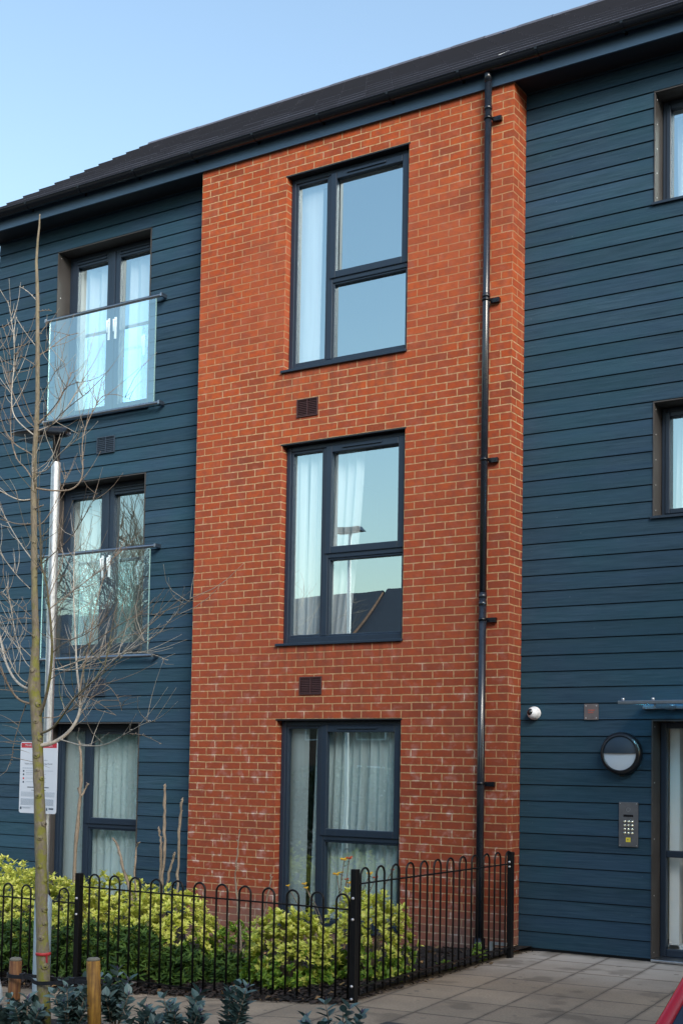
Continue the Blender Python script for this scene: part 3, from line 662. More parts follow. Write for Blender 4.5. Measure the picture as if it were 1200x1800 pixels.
# ------------------------------------------------------------------ things fixed to the right-hand wall
YW = CL-.011
t = empty('security_camera', (3.86, YW, 2.19)); tag(t, 'white dome security camera on the boards beside the brick corner', 'camera')
mb = MB(); mb.lathe([(.062,0),(.062,-.02),(.055,-.028)], 20, 'Y'); mb.build('base', M['cwhite'], t)
mb = MB(); n = 12
mb.lathe([(.058*math.cos(a), -.03-.058*math.sin(a)) for a in [R_(x) for x in range(-10, 91, 10)]], 20, 'Y'); mb.build('housing', M['cwhite'], t)
mb = MB(); mb.lathe([(.034*math.cos(a)+.0001, -.034*math.sin(a)) for a in [R_(x) for x in range(0, 91, 15)]], 18, 'Y', (-.012,-.064,.006)); mb.build('lens_dome', M['cblack'], t)
t = empty('metal_plate', (4.415, YW, 2.198)); tag(t, 'small square steel plate screwed to the boards between camera and canopy', 'plate')
mb = MB(); mb.box(-.068,.068,-.006,0,-.073,.073); P = mb.build('plate', M['plate'], t, bevel=.002)
mb = MB(); 
for x in (-.05,.05):
    for z in (-.055,.055): mb.tube([(x,-.006,z),(x,-.009,z)], .006, 8)
mb.build('screws', M['bolt'], P)
mb = MB(); mb.box(-.03,.034,-.0075,-.0062,.008,.022).box(-.03,.02,-.0075,-.0062,-.012,.0); mb.build('marking', M['plater'], P)

t = empty('bulkhead_lamp', (4.715, YW, 1.823)); tag(t, 'round black bulkhead lamp with a half hood over its pale lens', 'wall lamp')
mb = MB(); mb.lathe([(.0,-.0),(.185,0),(.190,-.02),(.190,-.055),(.180,-.082),(.160,-.095),(.152,-.095),(.150,-.075)], 48, 'Y'); mb.build('housing', M['lampb'], t)
def half(r, y, up, m, name, bul=.03):
    mb = MB(); n = 24; vs = []; ns = 6
    for j in range(ns+1):
        rr_ = r*j/ns
        for i in range(n+1):
            a = math.pi*i/n + (0 if up else math.pi); vs.append((rr_*math.cos(a), y-bul*(1-(j/ns)**2), rr_*math.sin(a)))
    mb.add(vs, [(j*(n+1)+i, j*(n+1)+i+1, (j+1)*(n+1)+i+1, (j+1)*(n+1)+i) for j in range(ns) for i in range(n)], 0, True); return mb.build(name, m, t)
half(.152, -.078, False, M['opal'], 'lens', .018); half(.155, -.085, True, M['lampd'], 'hood', .03)
mb = MB(); mb.tube([(-.02,-.03,-.19),(-.02,-.03,-.198),(.02,-.03,-.198),(.02,-.03,-.19)], .006, 6); mb.build('clip', M['lampb'], t)

t = empty('entry_keypad', (4.771, YW, 1.192)); tag(t, 'steel door entry keypad panel beside the entrance', 'keypad')
mb = MB(); mb.box(-.088,.088,-.012,0,-.198,.198); P = mb.build('panel', M['kp'], t, bevel=.003)
mb = MB(); mb.box(-.045,.045,-.0135,-.0122,.068,.088); mb.build('display', M['cblack'], P)
for r in range(4):
    for c in range(3):
        mb = MB(); mb.lathe([(.0001,-.020),(.009,-.019),(.013,-.0125)], 12, 'Y', ((c-1)*.034, 0, .025-r*.034)); mb.build('key', M['key'], P)
mb = MB(); mb.box(-.021,.021,-.0140,-.0122,-.155,-.115); Y_ = mb.build('yellow_key', M['yellow'], P)
mb = MB()
for i in range(10):
    a = 2*math.pi*i/10; mb.tube([(.016*math.cos(a),-.0125,.132+.016*math.sin(a)),(.016*math.cos(a),-.0132,.132+.016*math.sin(a))], .0022, 5)
for x in (-.075,.075):
    for z in (-.185,.185): mb.tube([(x,-.012,z),(x,-.0145,z)], .004, 6)
mb.build('speaker_holes', M['bolt'], P)
mb = MB(); mb.box(-.010,.006,-.0150,-.0142,-.138,-.132).add([(-.012,-.0150,-.135),(-.004,-.0150,-.128),(-.004,-.0150,-.142)], [(0,1,2)]); mb.build('key_symbol', M['ink'], Y_) if False else mb.build('key_symbol', M['ink'], P)

# ------------------------------------------------------------------ ground, paving, bed
def sheet(name, m, x0, x1, y0, y1, nx, ny, zf, kind='structure'):
    mb = MB(); mb.add([(x0+(x1-x0)*i/nx, y0+(y1-y0)*j/ny, zf(x0+(x1-x0)*i/nx, y0+(y1-y0)*j/ny)) for j in range(ny+1) for i in range(nx+1)],
        [(j*(nx+1)+i, j*(nx+1)+i+1, (j+1)*(nx+1)+i+1, (j+1)*(nx+1)+i) for j in range(ny) for i in range(nx)], 0, True)
    o = mb.build(name, m); o['kind'] = kind; return o
def gzs(x):
    return gz(x)
xs_ = [-400,-3.0,3.95,400]
mb = MB(); ys_ = [-400, 400]
mb.add([(x, y, gz(x)-.06) for y in ys_ for x in xs_], [(0,1,5,4),(1,2,6,5),(2,3,7,6)]); o = mb.build('ground', M['ground']); o['kind'] = 'structure'
o = sheet('paving', M['paving'], -6, 12, -4.35, .30, 72, 4, lambda x,y: gz(x))
mb = MB(); mb.box(-6, 12, -4.42, -4.35, -.5, -.35); 
from mathutils import noise as mn
def bedz(x, y): return gz(x) + .012 + .035*max(0, min(1, (-3.0-y)/-.5)) + .03*mn.noise(Vector((x*4, y*4, 0)))*max(0, min(1,(y+3.1)/.25))*max(0,min(1,(3.86-x)/.2))
o = sheet('planting_bed', M['mulch'], -4, 3.86, -3.08, .30, 180, 80, bedz)
o = sheet('front_planting_bed', M['mulch'], -6, 9, -7.2, -4.30, 80, 30, lambda x,y: gz(x)+.01+.02*mn.noise(Vector((x*4,y*4,1)))-.02*(x > 8.9))

def scatter(name, m, n, region, size, label, cat, seed, thin=.2, lift=0):
    r = random.Random(seed); mb = MB()
    for i in range(n):
        x, y = region(r); z = bedz(x, y) if (y > -3.08 and x < 3.86) else gz(x); s = size*r.uniform(.5, 1.5); a = r.uniform(0, 6.28); b = r.uniform(-.5, .5)
        ca, sa = math.cos(a)*s, math.sin(a)*s; h = s*thin
        v = [(x-ca, y-sa, z+.006), (x+sa*.4, y-ca*.4, z+.004+h*r.random()), (x+ca, y+sa, z+.006+h*(1+b)), (x-sa*.4, y+ca*.4, z+.008+h)]
        mb.add(v, [(0,1,2,3)])
    o = mb.build(name, m); return tag(o, label, cat, kind='stuff')
scatter('bark_chips', M['chip'], 9000, lambda r: (r.uniform(.0, 3.9), -3.14+abs(r.gauss(0, .9)) if r.random() < .8 else r.uniform(-3.1,.2)), .020, 'dark bark mulch chips over the fenced bed', 'mulch', 1, .5)
scatter('fallen_leaves', M['leafl'], 420, lambda r: (r.uniform(.3, 3.95), r.uniform(-3.14, -.1)), .022, 'dry brown leaves scattered on the mulch', 'leaves', 2, .7)

# ------------------------------------------------------------------ bow-top railing
FYY = -2.95
fence = empty('bow_top_fence', (3.90, FYY, 0)); tag(fence, 'low black bow top iron railing around the planting bed', 'fence')
def fmesh(mb, name, parent, m=None, **k):
    o = mb.build(name, m or M['iron'], parent, **k); o.location = Vector(o.location); return o
def P_(x, y, z): return (x-3.90, y-FYY, z)
def post(x, y, z0, z1, w_=.025):
    mb = MB(); a = P_(x, y, 0); mb.box(a[0]-w_, a[0]+w_, a[1]-w_, a[1]+w_, z0, z1); return fmesh(mb, 'post', fence, bevel=.004)
def panel(pts0, pts1, zr, zlow, zhoop, xs, gw, zb):
    """pts0,pts1: (x,y) ends; xs: distances along of left bars, pairs joined by a hoop"""
    a = Vector((*pts0, 0)); b = Vector((*pts1, 0)); d = (b-a).normalized(); Ln = (b-a).length
    mb = MB(); o_ = Vector(P_(0,0,0))
    p = lambda s, z: tuple(a + d*s + Vector((0,0,z)) + o_)
    for z in (zr, zlow):
        q0, q1 = Vector(p(0, z)), Vector(p(Ln, z)); nn_ = Vector((-d.y, d.x, 0))*.011; h = Vector((0,0,.005))
        mb.add([q0-nn_-h, q1-nn_-h, q1+nn_-h, q0+nn_-h, q0-nn_+h, q1-nn_+h, q1+nn_+h, q0+nn_+h], [(0,3,2,1),(4,5,6,7),(0,1,5,4),(1,2,6,5),(2,3,7,6),(3,0,4,7)])
    pn = fmesh(mb, 'fence_panel', fence)
    for s in xs:
        mb = MB(); r = gw/2; zc = zhoop - r
        pts = [p(s, zb), p(s, zr-.1), p(s, zc)] + [tuple(Vector(p(s+r-r*math.cos(t_), zc+r*math.sin(t_)))) for t_ in [math.pi*i/10 for i in range(1, 10)]] + [p(s+gw, zc), p(s+gw, zr-.1), p(s+gw, zb)]
        mb.tube(pts, .0080, 8); fmesh(mb, 'hoop', pn)
    return pn
# front panel between the left post (x 1.25) and the corner post
panel((1.25,FYY), (3.90,FYY), .645, -.06, .752, [.115+.2165*i for i in range(12)], .106, -.1)
panel((-1.40,FYY), (1.25,FYY), .505, -.19, .618, [2.65-.115-.106-.2165*i for i in range(12)], .106, -.24)
panel((-4.05,FYY), (-1.40,FYY), .34, -.36, .455, [2.65-.115-.106-.2165*i for i in range(12)], .106, -.4)
panel((3.885,FYY), (3.87,-.26), .825, .09, .935, [.10+.2265*i for i in range(12)], .118, .03)
post(3.90, FYY, -.06, .935); post(1.25, FYY, -.30, .755); post(-1.40, FYY, -.45, .60); post(3.865, -.24, -.02, .93); 
for x, y, z in ((3.90,FYY,.73),(3.90,FYY,.58),(3.90,FYY,.11),(3.90,FYY,.02),(1.25,FYY,.55),(1.25,FYY,.42),(3.865,-.24,.84),(3.865,-.24,.80)):
    mb = MB(); a = P_(x, y, z); mb.lathe([(.0001,-.036),(.009,-.034),(.011,-.024)], 10, 'Y', a); fmesh(mb, 'bolt_cap', fence, M['bolt'])
# pale bracket low on the wall-side post
mb = MB(); a = P_(3.79,-.28,0); mb.box(a[0]-.10, a[0]+.06, a[1]-.012, a[1]+.012, .10, .125).box(a[0]-.10,a[0]-.07,a[1]-.012,a[1]+.012,-.02,.10); fmesh(mb, 'foot_bracket', fence, M['galv'])

# ------------------------------------------------------------------ lamp post with parking sign
LX, LY = 1.10, -3.20; lz = gz(LX)
t = empty('lamp_post', (LX, LY, lz)); tag(t, 'galvanised street lamp post with a flat black lantern behind the young tree', 'street lamp')
mb = MB(); H1 = .56-lz
mb.lathe([(.07,-.1),(.07,H1-.02),(.062,H1),(.038,H1+.03)], 24); mb.build('base_column', M['paleblue'], t)
mb = MB(); H2 = 4.13-lz; mb.lathe([(.038,H1+.02),(.038,H2)], 20); mb.build('shaft', M['galv'], t)
mb = MB(); mb.lathe([(.030,H2-.01),(.030,H2+.20),(.034,H2+.20),(.001,H2+.22)], 16); mb.build('spigot', M['lampb'], t)
mb = MB(); H3 = H2+.20       # flat lantern reaching to the left
sec = [(.13,.035,.040),(.09,.055,.055),(.02,.075,.060),(-.08,.115,.050),(-.20,.135,.040),(-.34,.12,.028),(-.46,.075,.018),(-.50,.03,.008)]
vs = []; n = 14
for x, hw, hh in sec:
    tilt = -.10*(x-.1)
    for k in range(n):
        a = 2*math.pi*k/n; vs.append((x, hw*math.cos(a), H3+.03+tilt+ (hh if math.sin(a) > 0 else hh*.55)*math.sin(a)))
fs = [(i*n+k, i*n+(k+1)%n, (i+1)*n+(k+1)%n, (i+1)*n+k) for i in range(len(sec)-1) for k in range(n)] + [tuple(range(n)), tuple(range(len(vs)-1, len(vs)-n-1, -1))]
mb.add(vs, fs, 0, True); mb.build('lantern', M['lampb'], t)
mb = MB(); mb.box(-.36,-.06,-.08,.08, H3+.012, H3+.020); mb.build('lens', mat('led_lens', (.10,.11,.12), .2), t)

SX0, SX1, SZ0, SZ1 = .852, 1.268, 1.243, 1.822
t = empty('parking_sign', ((SX0+SX1)/2, LY-.055, (SZ0+SZ1)/2)); tag(t, 'white parking notice with a red header fixed to the lamp post', 'sign')
w2, h2 = (SX1-SX0)/2, (SZ1-SZ0)/2
def rrect(w_, h_, r, y0, y1):
    mb = MB(); pts = []
    for cx, cz, a0 in ((w_-r,h_-r,0),(-w_+r,h_-r,90),(-w_+r,-h_+r,180),(w_-r,-h_+r,270)):
        for i in range(6): a = R_(a0+18*i); pts.append((cx+r*math.cos(a), cz+r*math.sin(a)))
    n = len(pts); mb.add([(x,y0,z) for x,z in pts]+[(x,y1,z) for x,z in pts], [tuple(range(n)), tuple(range(2*n-1, n-1, -1))]+[(i,n+i,n+(i+1)%n,(i+1)%n) for i in range(n)]); return mb
BRD = rrect(w2, h2, .02, -.004, 0).build('board', M['sign'], t)
mb = MB(); mb.box(-w2+.01, w2-.01, -.0052, -.0041, h2-.047, h2-.008); mb.build('header', M['red'], BRD)
mb = MB(); mb.tube([(-.06,.002,.12),(-.06,.055,.12),(.06,.055,.12),(.06,.002,.12)], .006, 6).tube([(-.06,.002,-.15),(-.06,.055,-.15),(.06,.055,-.15),(.06,.002,-.15)], .006, 6); mb.build('bracket', M['galv'], t)
def text(s, x, z, size, m, parent, y=-.0058, align='LEFT'):
    cu = bpy.data.curves.new('t', 'FONT'); cu.body = s; cu.size = size; cu.align_x = align
    o = bpy.data.objects.new('t', cu); COL.objects.link(o); bpy.context.view_layer.update()
    me = bpy.data.meshes.new_from_object(o.evaluated_get(bpy.context.evaluated_depsgraph_get())); bpy.data.objects.remove(o)
    me.materials.clear(); me.materials.append(m); o = bpy.data.objects.new('lettering', me); COL.objects.link(o); o.parent = parent; o.location = (x, y, z); o.rotation_euler = (R_(90), 0, 0); return o
text('PRIVATE PARKING SPACES', 0, h2-.036, .026, M['sign'], BRD, align='CENTER')
text('Visitors must register for a Virtual Permit', 0, h2-.183, .0185, M['ink'], BRD, align='CENTER')
mb = MB(); mb.box(-.02,.035,-.0055,-.0042,h2-.13,h2-.105).box(.028,.036,-.0055,-.0042,h2-.105,h2-.055); mb.build('logo', M['red'], BRD)
mb = MB(); r = random.Random(5)
def strips(z, x0, x1, h=.003, mi=0):
    x = x0
    while x < x1: 
        l = r.uniform(.006,.022); mb.box(x, min(x+l, x1), -.0055, -.0042, z, z+h, mi); x += l+.004
strips(h2-.15, -.05, .10, .005); strips(h2-.215, -w2+.03, -.05, .005)
for i, zz in enumerate((.24,.268,.30,.33)):
    mb.box(-w2+.035, -w2+.05, -.0055, -.0042, h2-zz-.004, h2-zz+.010, 1 if i != 2 else 2); strips(h2-zz+.004, -w2+.07, w2-(.04 if i == 0 else .12), .0035)
strips(h2-.25, -w2+.07, -.05, .0035); strips(h2-.372, -.12, .12, .008, 1); strips(h2-.395, -.07, .09, .005, 1)
for i in range(5): strips(h2-.41-.008*i, -w2+.02, w2-.02, .003)
for i in range(9): strips(h2-.465-.006*i, -w2+.02, w2-.03, .0035)
strips(h2-.53, -w2+.02, w2-.03, .002); mb.box(-w2+.012, -w2+.03, -.0055, -.0042, -h2+.03, -h2+.05, 1); mb.box(w2-.11,w2-.095,-.0055,-.0042,-h2+.025,-h2+.045,1); mb.box(w2-.08,w2-.03,-.0055,-.0042,-h2+.034,-h2+.046,1)
strips(-h2+.045, -w2+.04, -.08, .003); strips(-h2+.038, -w2+.04, -.08, .003)
mb.build('small_print', [M['inkg'], M['ink'], M['red']], BRD)

# ------------------------------------------------------------------ young tree, stakes, tie
TY = -4.7; rt_ = random.Random(11)
tb = at(77, 1800, TY); tree = empty('young_tree', (tb.x, TY, gz(tb.x))); tag(tree, 'bare young street tree with mossy trunk tied between two stakes', 'tree')
TL = Vector(tree.location)
def pxm(u, Y): return (Y-CAM.y)/(_f.y+((u-600)/F_PX)*RT.y)/F_PX
sc_ = pxm(75, TY)          # metres per pixel near the tree
def tpx(pts, y0=TY): return [at(u, v, y0) for u, v in pts]
tr = [(78,1860,27),(77,1800,26.5),(76,1700,24),(73,1600,23),(72,1500,21.5),(69,1400,21),(67,1340,21.5),(66,1300,20.5),(63,1240,21),(60,1215,23),(61,1170,18),(63,1120,14),(61,1060,12),(60,1000,12),(60,940,11.5),(59,880,12),(60,840,10.5),(61,790,9.5),(64,755,10),(66,700,8.5),(66,640,8),(66,580,7.5),(66,520,7),(64,460,5.5),(66,425,4.5),(69,398,3.5),(70,376,2.2)]
pts = [at(u, v, TY) - TL for u, v, w_ in tr]; rd = [w_*.47*sc_ for *_, w_ in tr]
P2 = []; R2 = []
for i in range(len(pts)-1):
    for s in range(4):
        t_ = s/4; P2.append(pts[i].lerp(pts[i+1], t_)); R2.append((rd[i]*(1-t_)+rd[i+1]*t_)*(1+rt_.uniform(-.075,.075)))
P2.append(pts[-1]); R2.append(rd[-1])
mb = MB(); mb.tube(P2, R2, 14)
for v, side in ((1305,1),(1355,-1),(1440,1),(1515,-1),(1590,1),(1695,1),(1120,-1),(1020,1),(960,-1),(900,1),(1335,-1),(1376,1),(1407,-1),(1275,-1),(1240,1),(1180,-1),(1545,1),(1480,-1),(1620,1),(1660,-1)):     # knots
    z_ = (at(68, v, TY) - TL).z; k_ = min(range(len(P2)), key=lambda q_: abs(P2[q_].z-z_)); c_ = P2[k_]; rr_ = R2[k_]
    dc = (CAM-TL-c_); dc.z = 0; dc.normalize(); a_ = side*rt_.uniform(.1, .95); dv = Vector((dc.x*math.cos(a_)-dc.y*math.sin(a_), dc.x*math.sin(a_)+dc.y*math.cos(a_), .15))
    rk = min(rr_*.45, .017)*rt_.uniform(.75, 1.1); mb.tube([c_+dv*rr_*.8, c_+dv*(rr_*1.02), c_+dv*(rr_*1.12), c_+dv*(rr_*1.13), c_+dv*(rr_*1.06)], [rk*1.5, rk*1.2, rk*.9, rk*.55, rk*.2], 9)
trunk = mb.build('trunk', M['bark'], tree)
BR = [ # traced limbs: points in the picture, start width px, end width px, lean of the tip in depth (m)
 ([(66,530),(50,512),(34,503)],2,1,.1), ([(68,547),(80,545),(91,546)],2.4,1.2,-.1), ([(68,590),(76,578),(85,567)],1.8,1,.15), ([(62,607),(45,585),(28,558)],2,1,-.2),
 ([(67,625),(88,613),(113,591),(139,585)],2.6,1.1,.25), ([(62,642),(48,632),(35,625)],1.8,1,.1), ([(68,715),(75,693),(88,670),(99,649),(115,639)],2.2,1,-.2),
 ([(66,743),(96,721),(113,687),(121,668),(125,654)],2.8,1,.3), ([(67,747),(105,704),(113,681),(137,671)],2.6,1,-.25), ([(67,757),(99,744),(122,710),(146,667)],3,1,.1),
 ([(68,775),(99,735),(127,710),(157,688)],2.8,1,-.3), ([(62,858),(85,862),(110,863),(125,861),(139,851),(146,834),(145,805),(144,780),(150,752),(158,733),(170,710),(181,694),(204,692),(229,702)],4.6,1,.25),
 ([(64,832),(85,826),(99,803),(118,786),(136,772),(141,758),(144,752)],3,1,-.2), ([(61,752),(42,735),(23,693),(8,650),(-6,610)],3,1.2,.2), ([(62,748),(40,695),(30,665),(26,640),(27,620)],2.2,1,-.3),
 ([(60,765),(35,745),(22,727),(20,700),(21,681),(25,640),(25,599),(20,560),(14,528)],3.4,1,.1), ([(58,800),(45,792),(28,783),(14,765),(8,755),(-5,715)],3,1,-.15),
 ([(57,842),(43,820),(31,811),(21,783),(18,750),(20,720),(21,690)],3.2,1.4,.2), ([(53,878),(38,880),(23,875),(10,868),(-8,858)],3.4,2,-.3), ([(54,921),(38,922),(25,920),(12,916),(-8,910)],2.8,2,.2),
 ([(60,895),(68,892),(76,888)],4,2,-.15), ([(55,982),(35,955),(17,925),(-5,880)],2.6,1.2,.3), ([(62,1000),(91,976),(100,968),(113,957),(133,934),(150,905),(171,867)],2.8,1,-.2),
 ([(70,1258),(80,1230),(88,1192),(92,1141),(90,1110),(88,1081),(84,1045),(82,1025),(74,1000),(71,975),(71,942),(68,900),(62,862),(58,840)],7.5,1.6,-.35),
 ([(70,1311),(90,1308),(110,1297),(125,1283),(136,1265),(141,1248),(141,1225),(136,1189),(134,1160),(133,1127),(130,1070),(129,1030),(130,985),(132,934)],10,1.4,.35),
 ([(70,1290),(90,1283),(105,1265),(118,1246),(130,1228),(153,1206),(187,1180),(215,1155)],6.5,1,-.2), ([(139,1230),(142,1200),(150,1160),(157,1135),(160,1110),(165,1080),(180,1020),(192,992),(204,971)],5,1,.2),
 ([(140,1222),(158,1203),(176,1183),(200,1160),(221,1144),(261,1127),(280,1112),(297,1093),(318,1070),(338,1050)],4.2,1,-.3), ([(140,1175),(165,1148),(198,1124),(220,1117),(252,1113)],2.6,1,.2),
 ([(136,1143),(158,1130),(181,1118),(210,1098),(244,1080),(262,1079),(283,1083)],2.6,1,-.1), ([(90,1180),(112,1172),(136,1163),(159,1155),(200,1150),(249,1146),(275,1152),(295,1161)],2.8,1,.3),
 ([(140,1228),(160,1212),(176,1203),(190,1205),(198,1214),(208,1228),(214,1250)],2,.9,.1), ([(143,1222),(160,1228),(180,1240),(204,1258)],2,.9,-.2), ([(58,1214),(40,1208),(25,1195),(12,1170),(6,1149),(0,1120),(-8,1095)],6.5,4,.3),
 ([(57,1238),(40,1234),(28,1226),(14,1205),(6,1185),(-6,1160)],5.5,3,-.25), ([(54,1083),(40,1070),(28,1061),(14,1050),(-5,1038)],2,1,.2), ([(53,1035),(35,1018),(17,996),(5,980),(-5,965)],2,1,-.1),
 ([(46,1238),(38,1260),(30,1285),(23,1311),(22,1330),(16,1344)],2.4,1,.1), ([(58,1303),(45,1303),(34,1304),(15,1304),(-6,1305)],2.2,1.2,.2),
 ([(105,1300),(125,1306),(142,1311),(162,1312),(181,1311),(200,1303),(215,1294),(235,1282),(255,1271),(272,1268)],3,1,-.3), ([(228,1290),(245,1291),(260,1296),(284,1308)],1.4,.8,-.25),
 ([(88,1070),(110,1052),(133,1036),(150,1022),(170,1008),(195,985),(215,966)],2.4,.9,.2), ([(89,1100),(105,1062),(125,1040),(155,1020)],2,.9,-.2), ([(86,1050),(100,1015),(112,985),(106,950),(105,938)],2.4,.9,.3),
 ([(57,1088),(40,1086),(20,1090),(-5,1096)],2,1,-.2), ([(58,1205),(35,1195),(15,1160),(3,1130),(-5,1085)],2.6,1,-.2), ([(60,1215),(45,1218),(20,1214),(-5,1212)],2.6,1.6,.15),
 ([(62,1120),(40,1105),(18,1060),(12,1040)],1.8,.9,.3), ([(60,1160),(30,1130),(0,1100)],1.8,.9,-.3), ([(140,1240),(148,1255),(150,1268)],1.6,.8,.1), ([(90,1150),(110,1130),(150,1117),(185,1090),(200,1060)],2.2,.8,-.3),
 ([(92,1175),(125,1180),(165,1165),(190,1140)],2.2,.8,.2), ([(75,1262),(100,1262),(125,1250),(150,1225),(180,1190)],2.4,.8,.25), ([(88,1195),(110,1180),(150,1175),(175,1170)],2,.8,-.1),
 ([(60,1180),(40,1160),(25,1110),(20,1060),(4,1040)],2,.9,.1), ([(66,925),(80,915),(100,880),(113,850),(116,830)],2,.9,.2), ([(20,640),(14,600),(4,570)],1.2,.8,.2), ([(59,880),(58,850),(56,820),(57,800)],2.4,1.2,-.1)]
vs_tip = []
for bi, (px, w0, w1, lean) in enumerate(BR):
    n = len(px); ln_ = sum(math.dist(a, b) for a, b in zip(px[:-1], px[1:])); acc = 0; P = []
    for i, (u, v) in enumerate(px):
        if i: acc += math.dist(px[i-1], px[i])
        P.append(at(u, v, TY + lean*acc/max(ln_, 1)*min(1.6, ln_/120)) - TL)
    P = chaikin(P, 2); m_ = len(P); mb = MB()
    mb.tube(P, [(w0+(w1-w0)*(i/(m_-1))**.8)*.42*sc_ for i in range(m_)], 7)
    # buds and fine side shoots along the limb
    r = random.Random(100+bi)
    for i in range(2, m_-1):
        if r.random() < .5:
            d = (P[min(i+1,m_-1)]-P[i-1]).normalized(); s = Vector((r.uniform(-1,1), r.uniform(-1,1), r.uniform(-.3,1))).normalized(); e = P[i] + (d*.5+s).normalized()*r.uniform(.008,.018)
            mb.tube([P[i], P[i].lerp(e,.5), e], [.0032,.0028,.0008], 5)
    if ln_ > 60:
        for kx in range(int(ln_/15)):
            i = r.randrange(m_//4, m_-1); d = (P[i+1]-P[i]).normalized(); s = Vector((r.uniform(-1,1), r.uniform(-.7,.7), r.uniform(-.1,1))).normalized(); L_ = r.uniform(.08,.42)
            e1 = P[i] + (d*.7+s).normalized()*L_*.5; e2 = e1 + (d*.8+s*.5+Vector((0,0,.35))).normalized()*L_*.5
            mb.tube(chaikin([P[i], e1, e2],1), [.0022,.002,.0018,.0014,.001,.0008][:len(chaikin([P[i],e1,e2],1))], 5)
    mb.build('branch', M['twigp'] if bi % 3 == 0 else M['twig'] if w0 < 6 else M['bark'], trunk)
p = at(76, 1677, TY) - TL
mb = MB(); r0 = .0455; mb.lathe([(r0,-.010),(r0+.004,-.008),(r0+.004,.008),(r0,.010)], 18, 'Z', p); a = p + Vector((.046,-.012,0)); mb.add([a+Vector((-.012,-.004,.006)), a+Vector((.010,-.006,.004)), a+Vector((.016,-.008,-.05)), a+Vector((-.002,-.006,-.055))], [(0,1,2,3)])
tag(mb.build('red_tape', M['band'], None, loc=TL), 'red tape band tied round the trunk of the young tree', 'tape')
def stake(u0, v0, u1, v1, y, m, r, label):
    top = at(u0, v0, y); b = at(u1, v1, y); b = top + (b-top)*((top.z-(gz(top.x)-.05))/(top.z-b.z)); t = empty('tree_stake', b); d = top-b
    tag(t, label, 'stake', None)
    mb = MB(); mb.tube([(0,0,0), tuple(d*.5), tuple(d*.965)], r, 16); mb.build('shaft', m, t)
    mb = MB(); mb.tube([tuple(d*.965), tuple(d*.985), tuple(d)], [r, r*.96, r*.72], 16); mb.build('end_grain', M['stend'], t)
stake(28,1684,22,1800,TY+.02,M['stakea'],.041,'reddish brown round stake left of the young tree')
stake(164,1684,166,1800,TY-.02,M['stakeb'],.043,'yellow brown round stake right of the young tree')
# rubber tie: one strap looping both stakes and crossing at the trunk
def strap(pts, wz=.024, th=.003, name='strap', parent=None):
    P = chaikin([Vector(p) for p in pts], 2); vs = []
    for i, p in enumerate(P):
        d = P[min(i+1,len(P)-1)]-P[max(i-1,0)]; nn_ = Vector((-d.y, d.x, 0)).normalized()*th; h = Vector((0,0,wz/2))
        vs += [p-nn_-h, p+nn_-h, p+nn_+h, p-nn_+h]
    mb = MB(); mb.add(vs, [(4*i+k, 4*i+(k+1)%4, 4*i+4+(k+1)%4, 4*i+4+k) for i in range(len(P)-1) for k in range(4)]+[(0,1,2,3),tuple(range(len(vs)-1,len(vs)-5,-1))]); return mb.build(name, M['rubber'], parent)
t = empty('tree_tie', (TL.x, TY, .17)); tag(t, 'black rubber tree tie looped between the stakes and trunk', 'tree tie')
o_ = Vector(t.location)
A_ = at(26,1714,TY) - o_; C_ = at(77,1727,TY) - o_; D_ = at(165,1726,TY) - o_
s1 = [A_+Vector((.0,.055,0)), A_+Vector((-.058,.0,.002)), A_+Vector((-.02,-.055,0)), A_+Vector((.05,-.05,-.004)), C_+Vector((-.09,-.03,.025)), C_+Vector((-.04,-.052,.0)), C_+Vector((.03,-.052,-.002)), D_+Vector((-.08,-.058,0)), D_+Vector((.0,-.062,.002)), D_+Vector((.060,-.015,0)), D_+Vector((.045,.05,0)), D_+Vector((-.02,.055,0))]
s2 = [D_+Vector((-.02,.045,0)), D_+Vector((-.10,.02,.008)), C_+Vector((.08,.045,.018)), C_+Vector((0,.055,.02)), C_+Vector((-.05,.04,.02)), C_+Vector((-.10,-.01,.03)), A_+Vector((.07,.01,.004)), A_+Vector((.04,.055,0)), A_+Vector((0,.058,0))]
strap(s1, parent=t); strap(s2, .022, parent=t)
mb = MB(); k_ = D_+Vector((-.135,-.052,0)); mb.box(k_.x-.02,k_.x+.02,k_.y-.012,k_.y+.010,k_.z-.026,k_.z+.018); k_ = A_+Vector((.105,-.035,.004)); mb.box(k_.x-.018,k_.x+.018,k_.y-.012,k_.y+.012,k_.z-.018,k_.z+.018); mb.build('spacer', M['rubber'], t, bevel=.003)

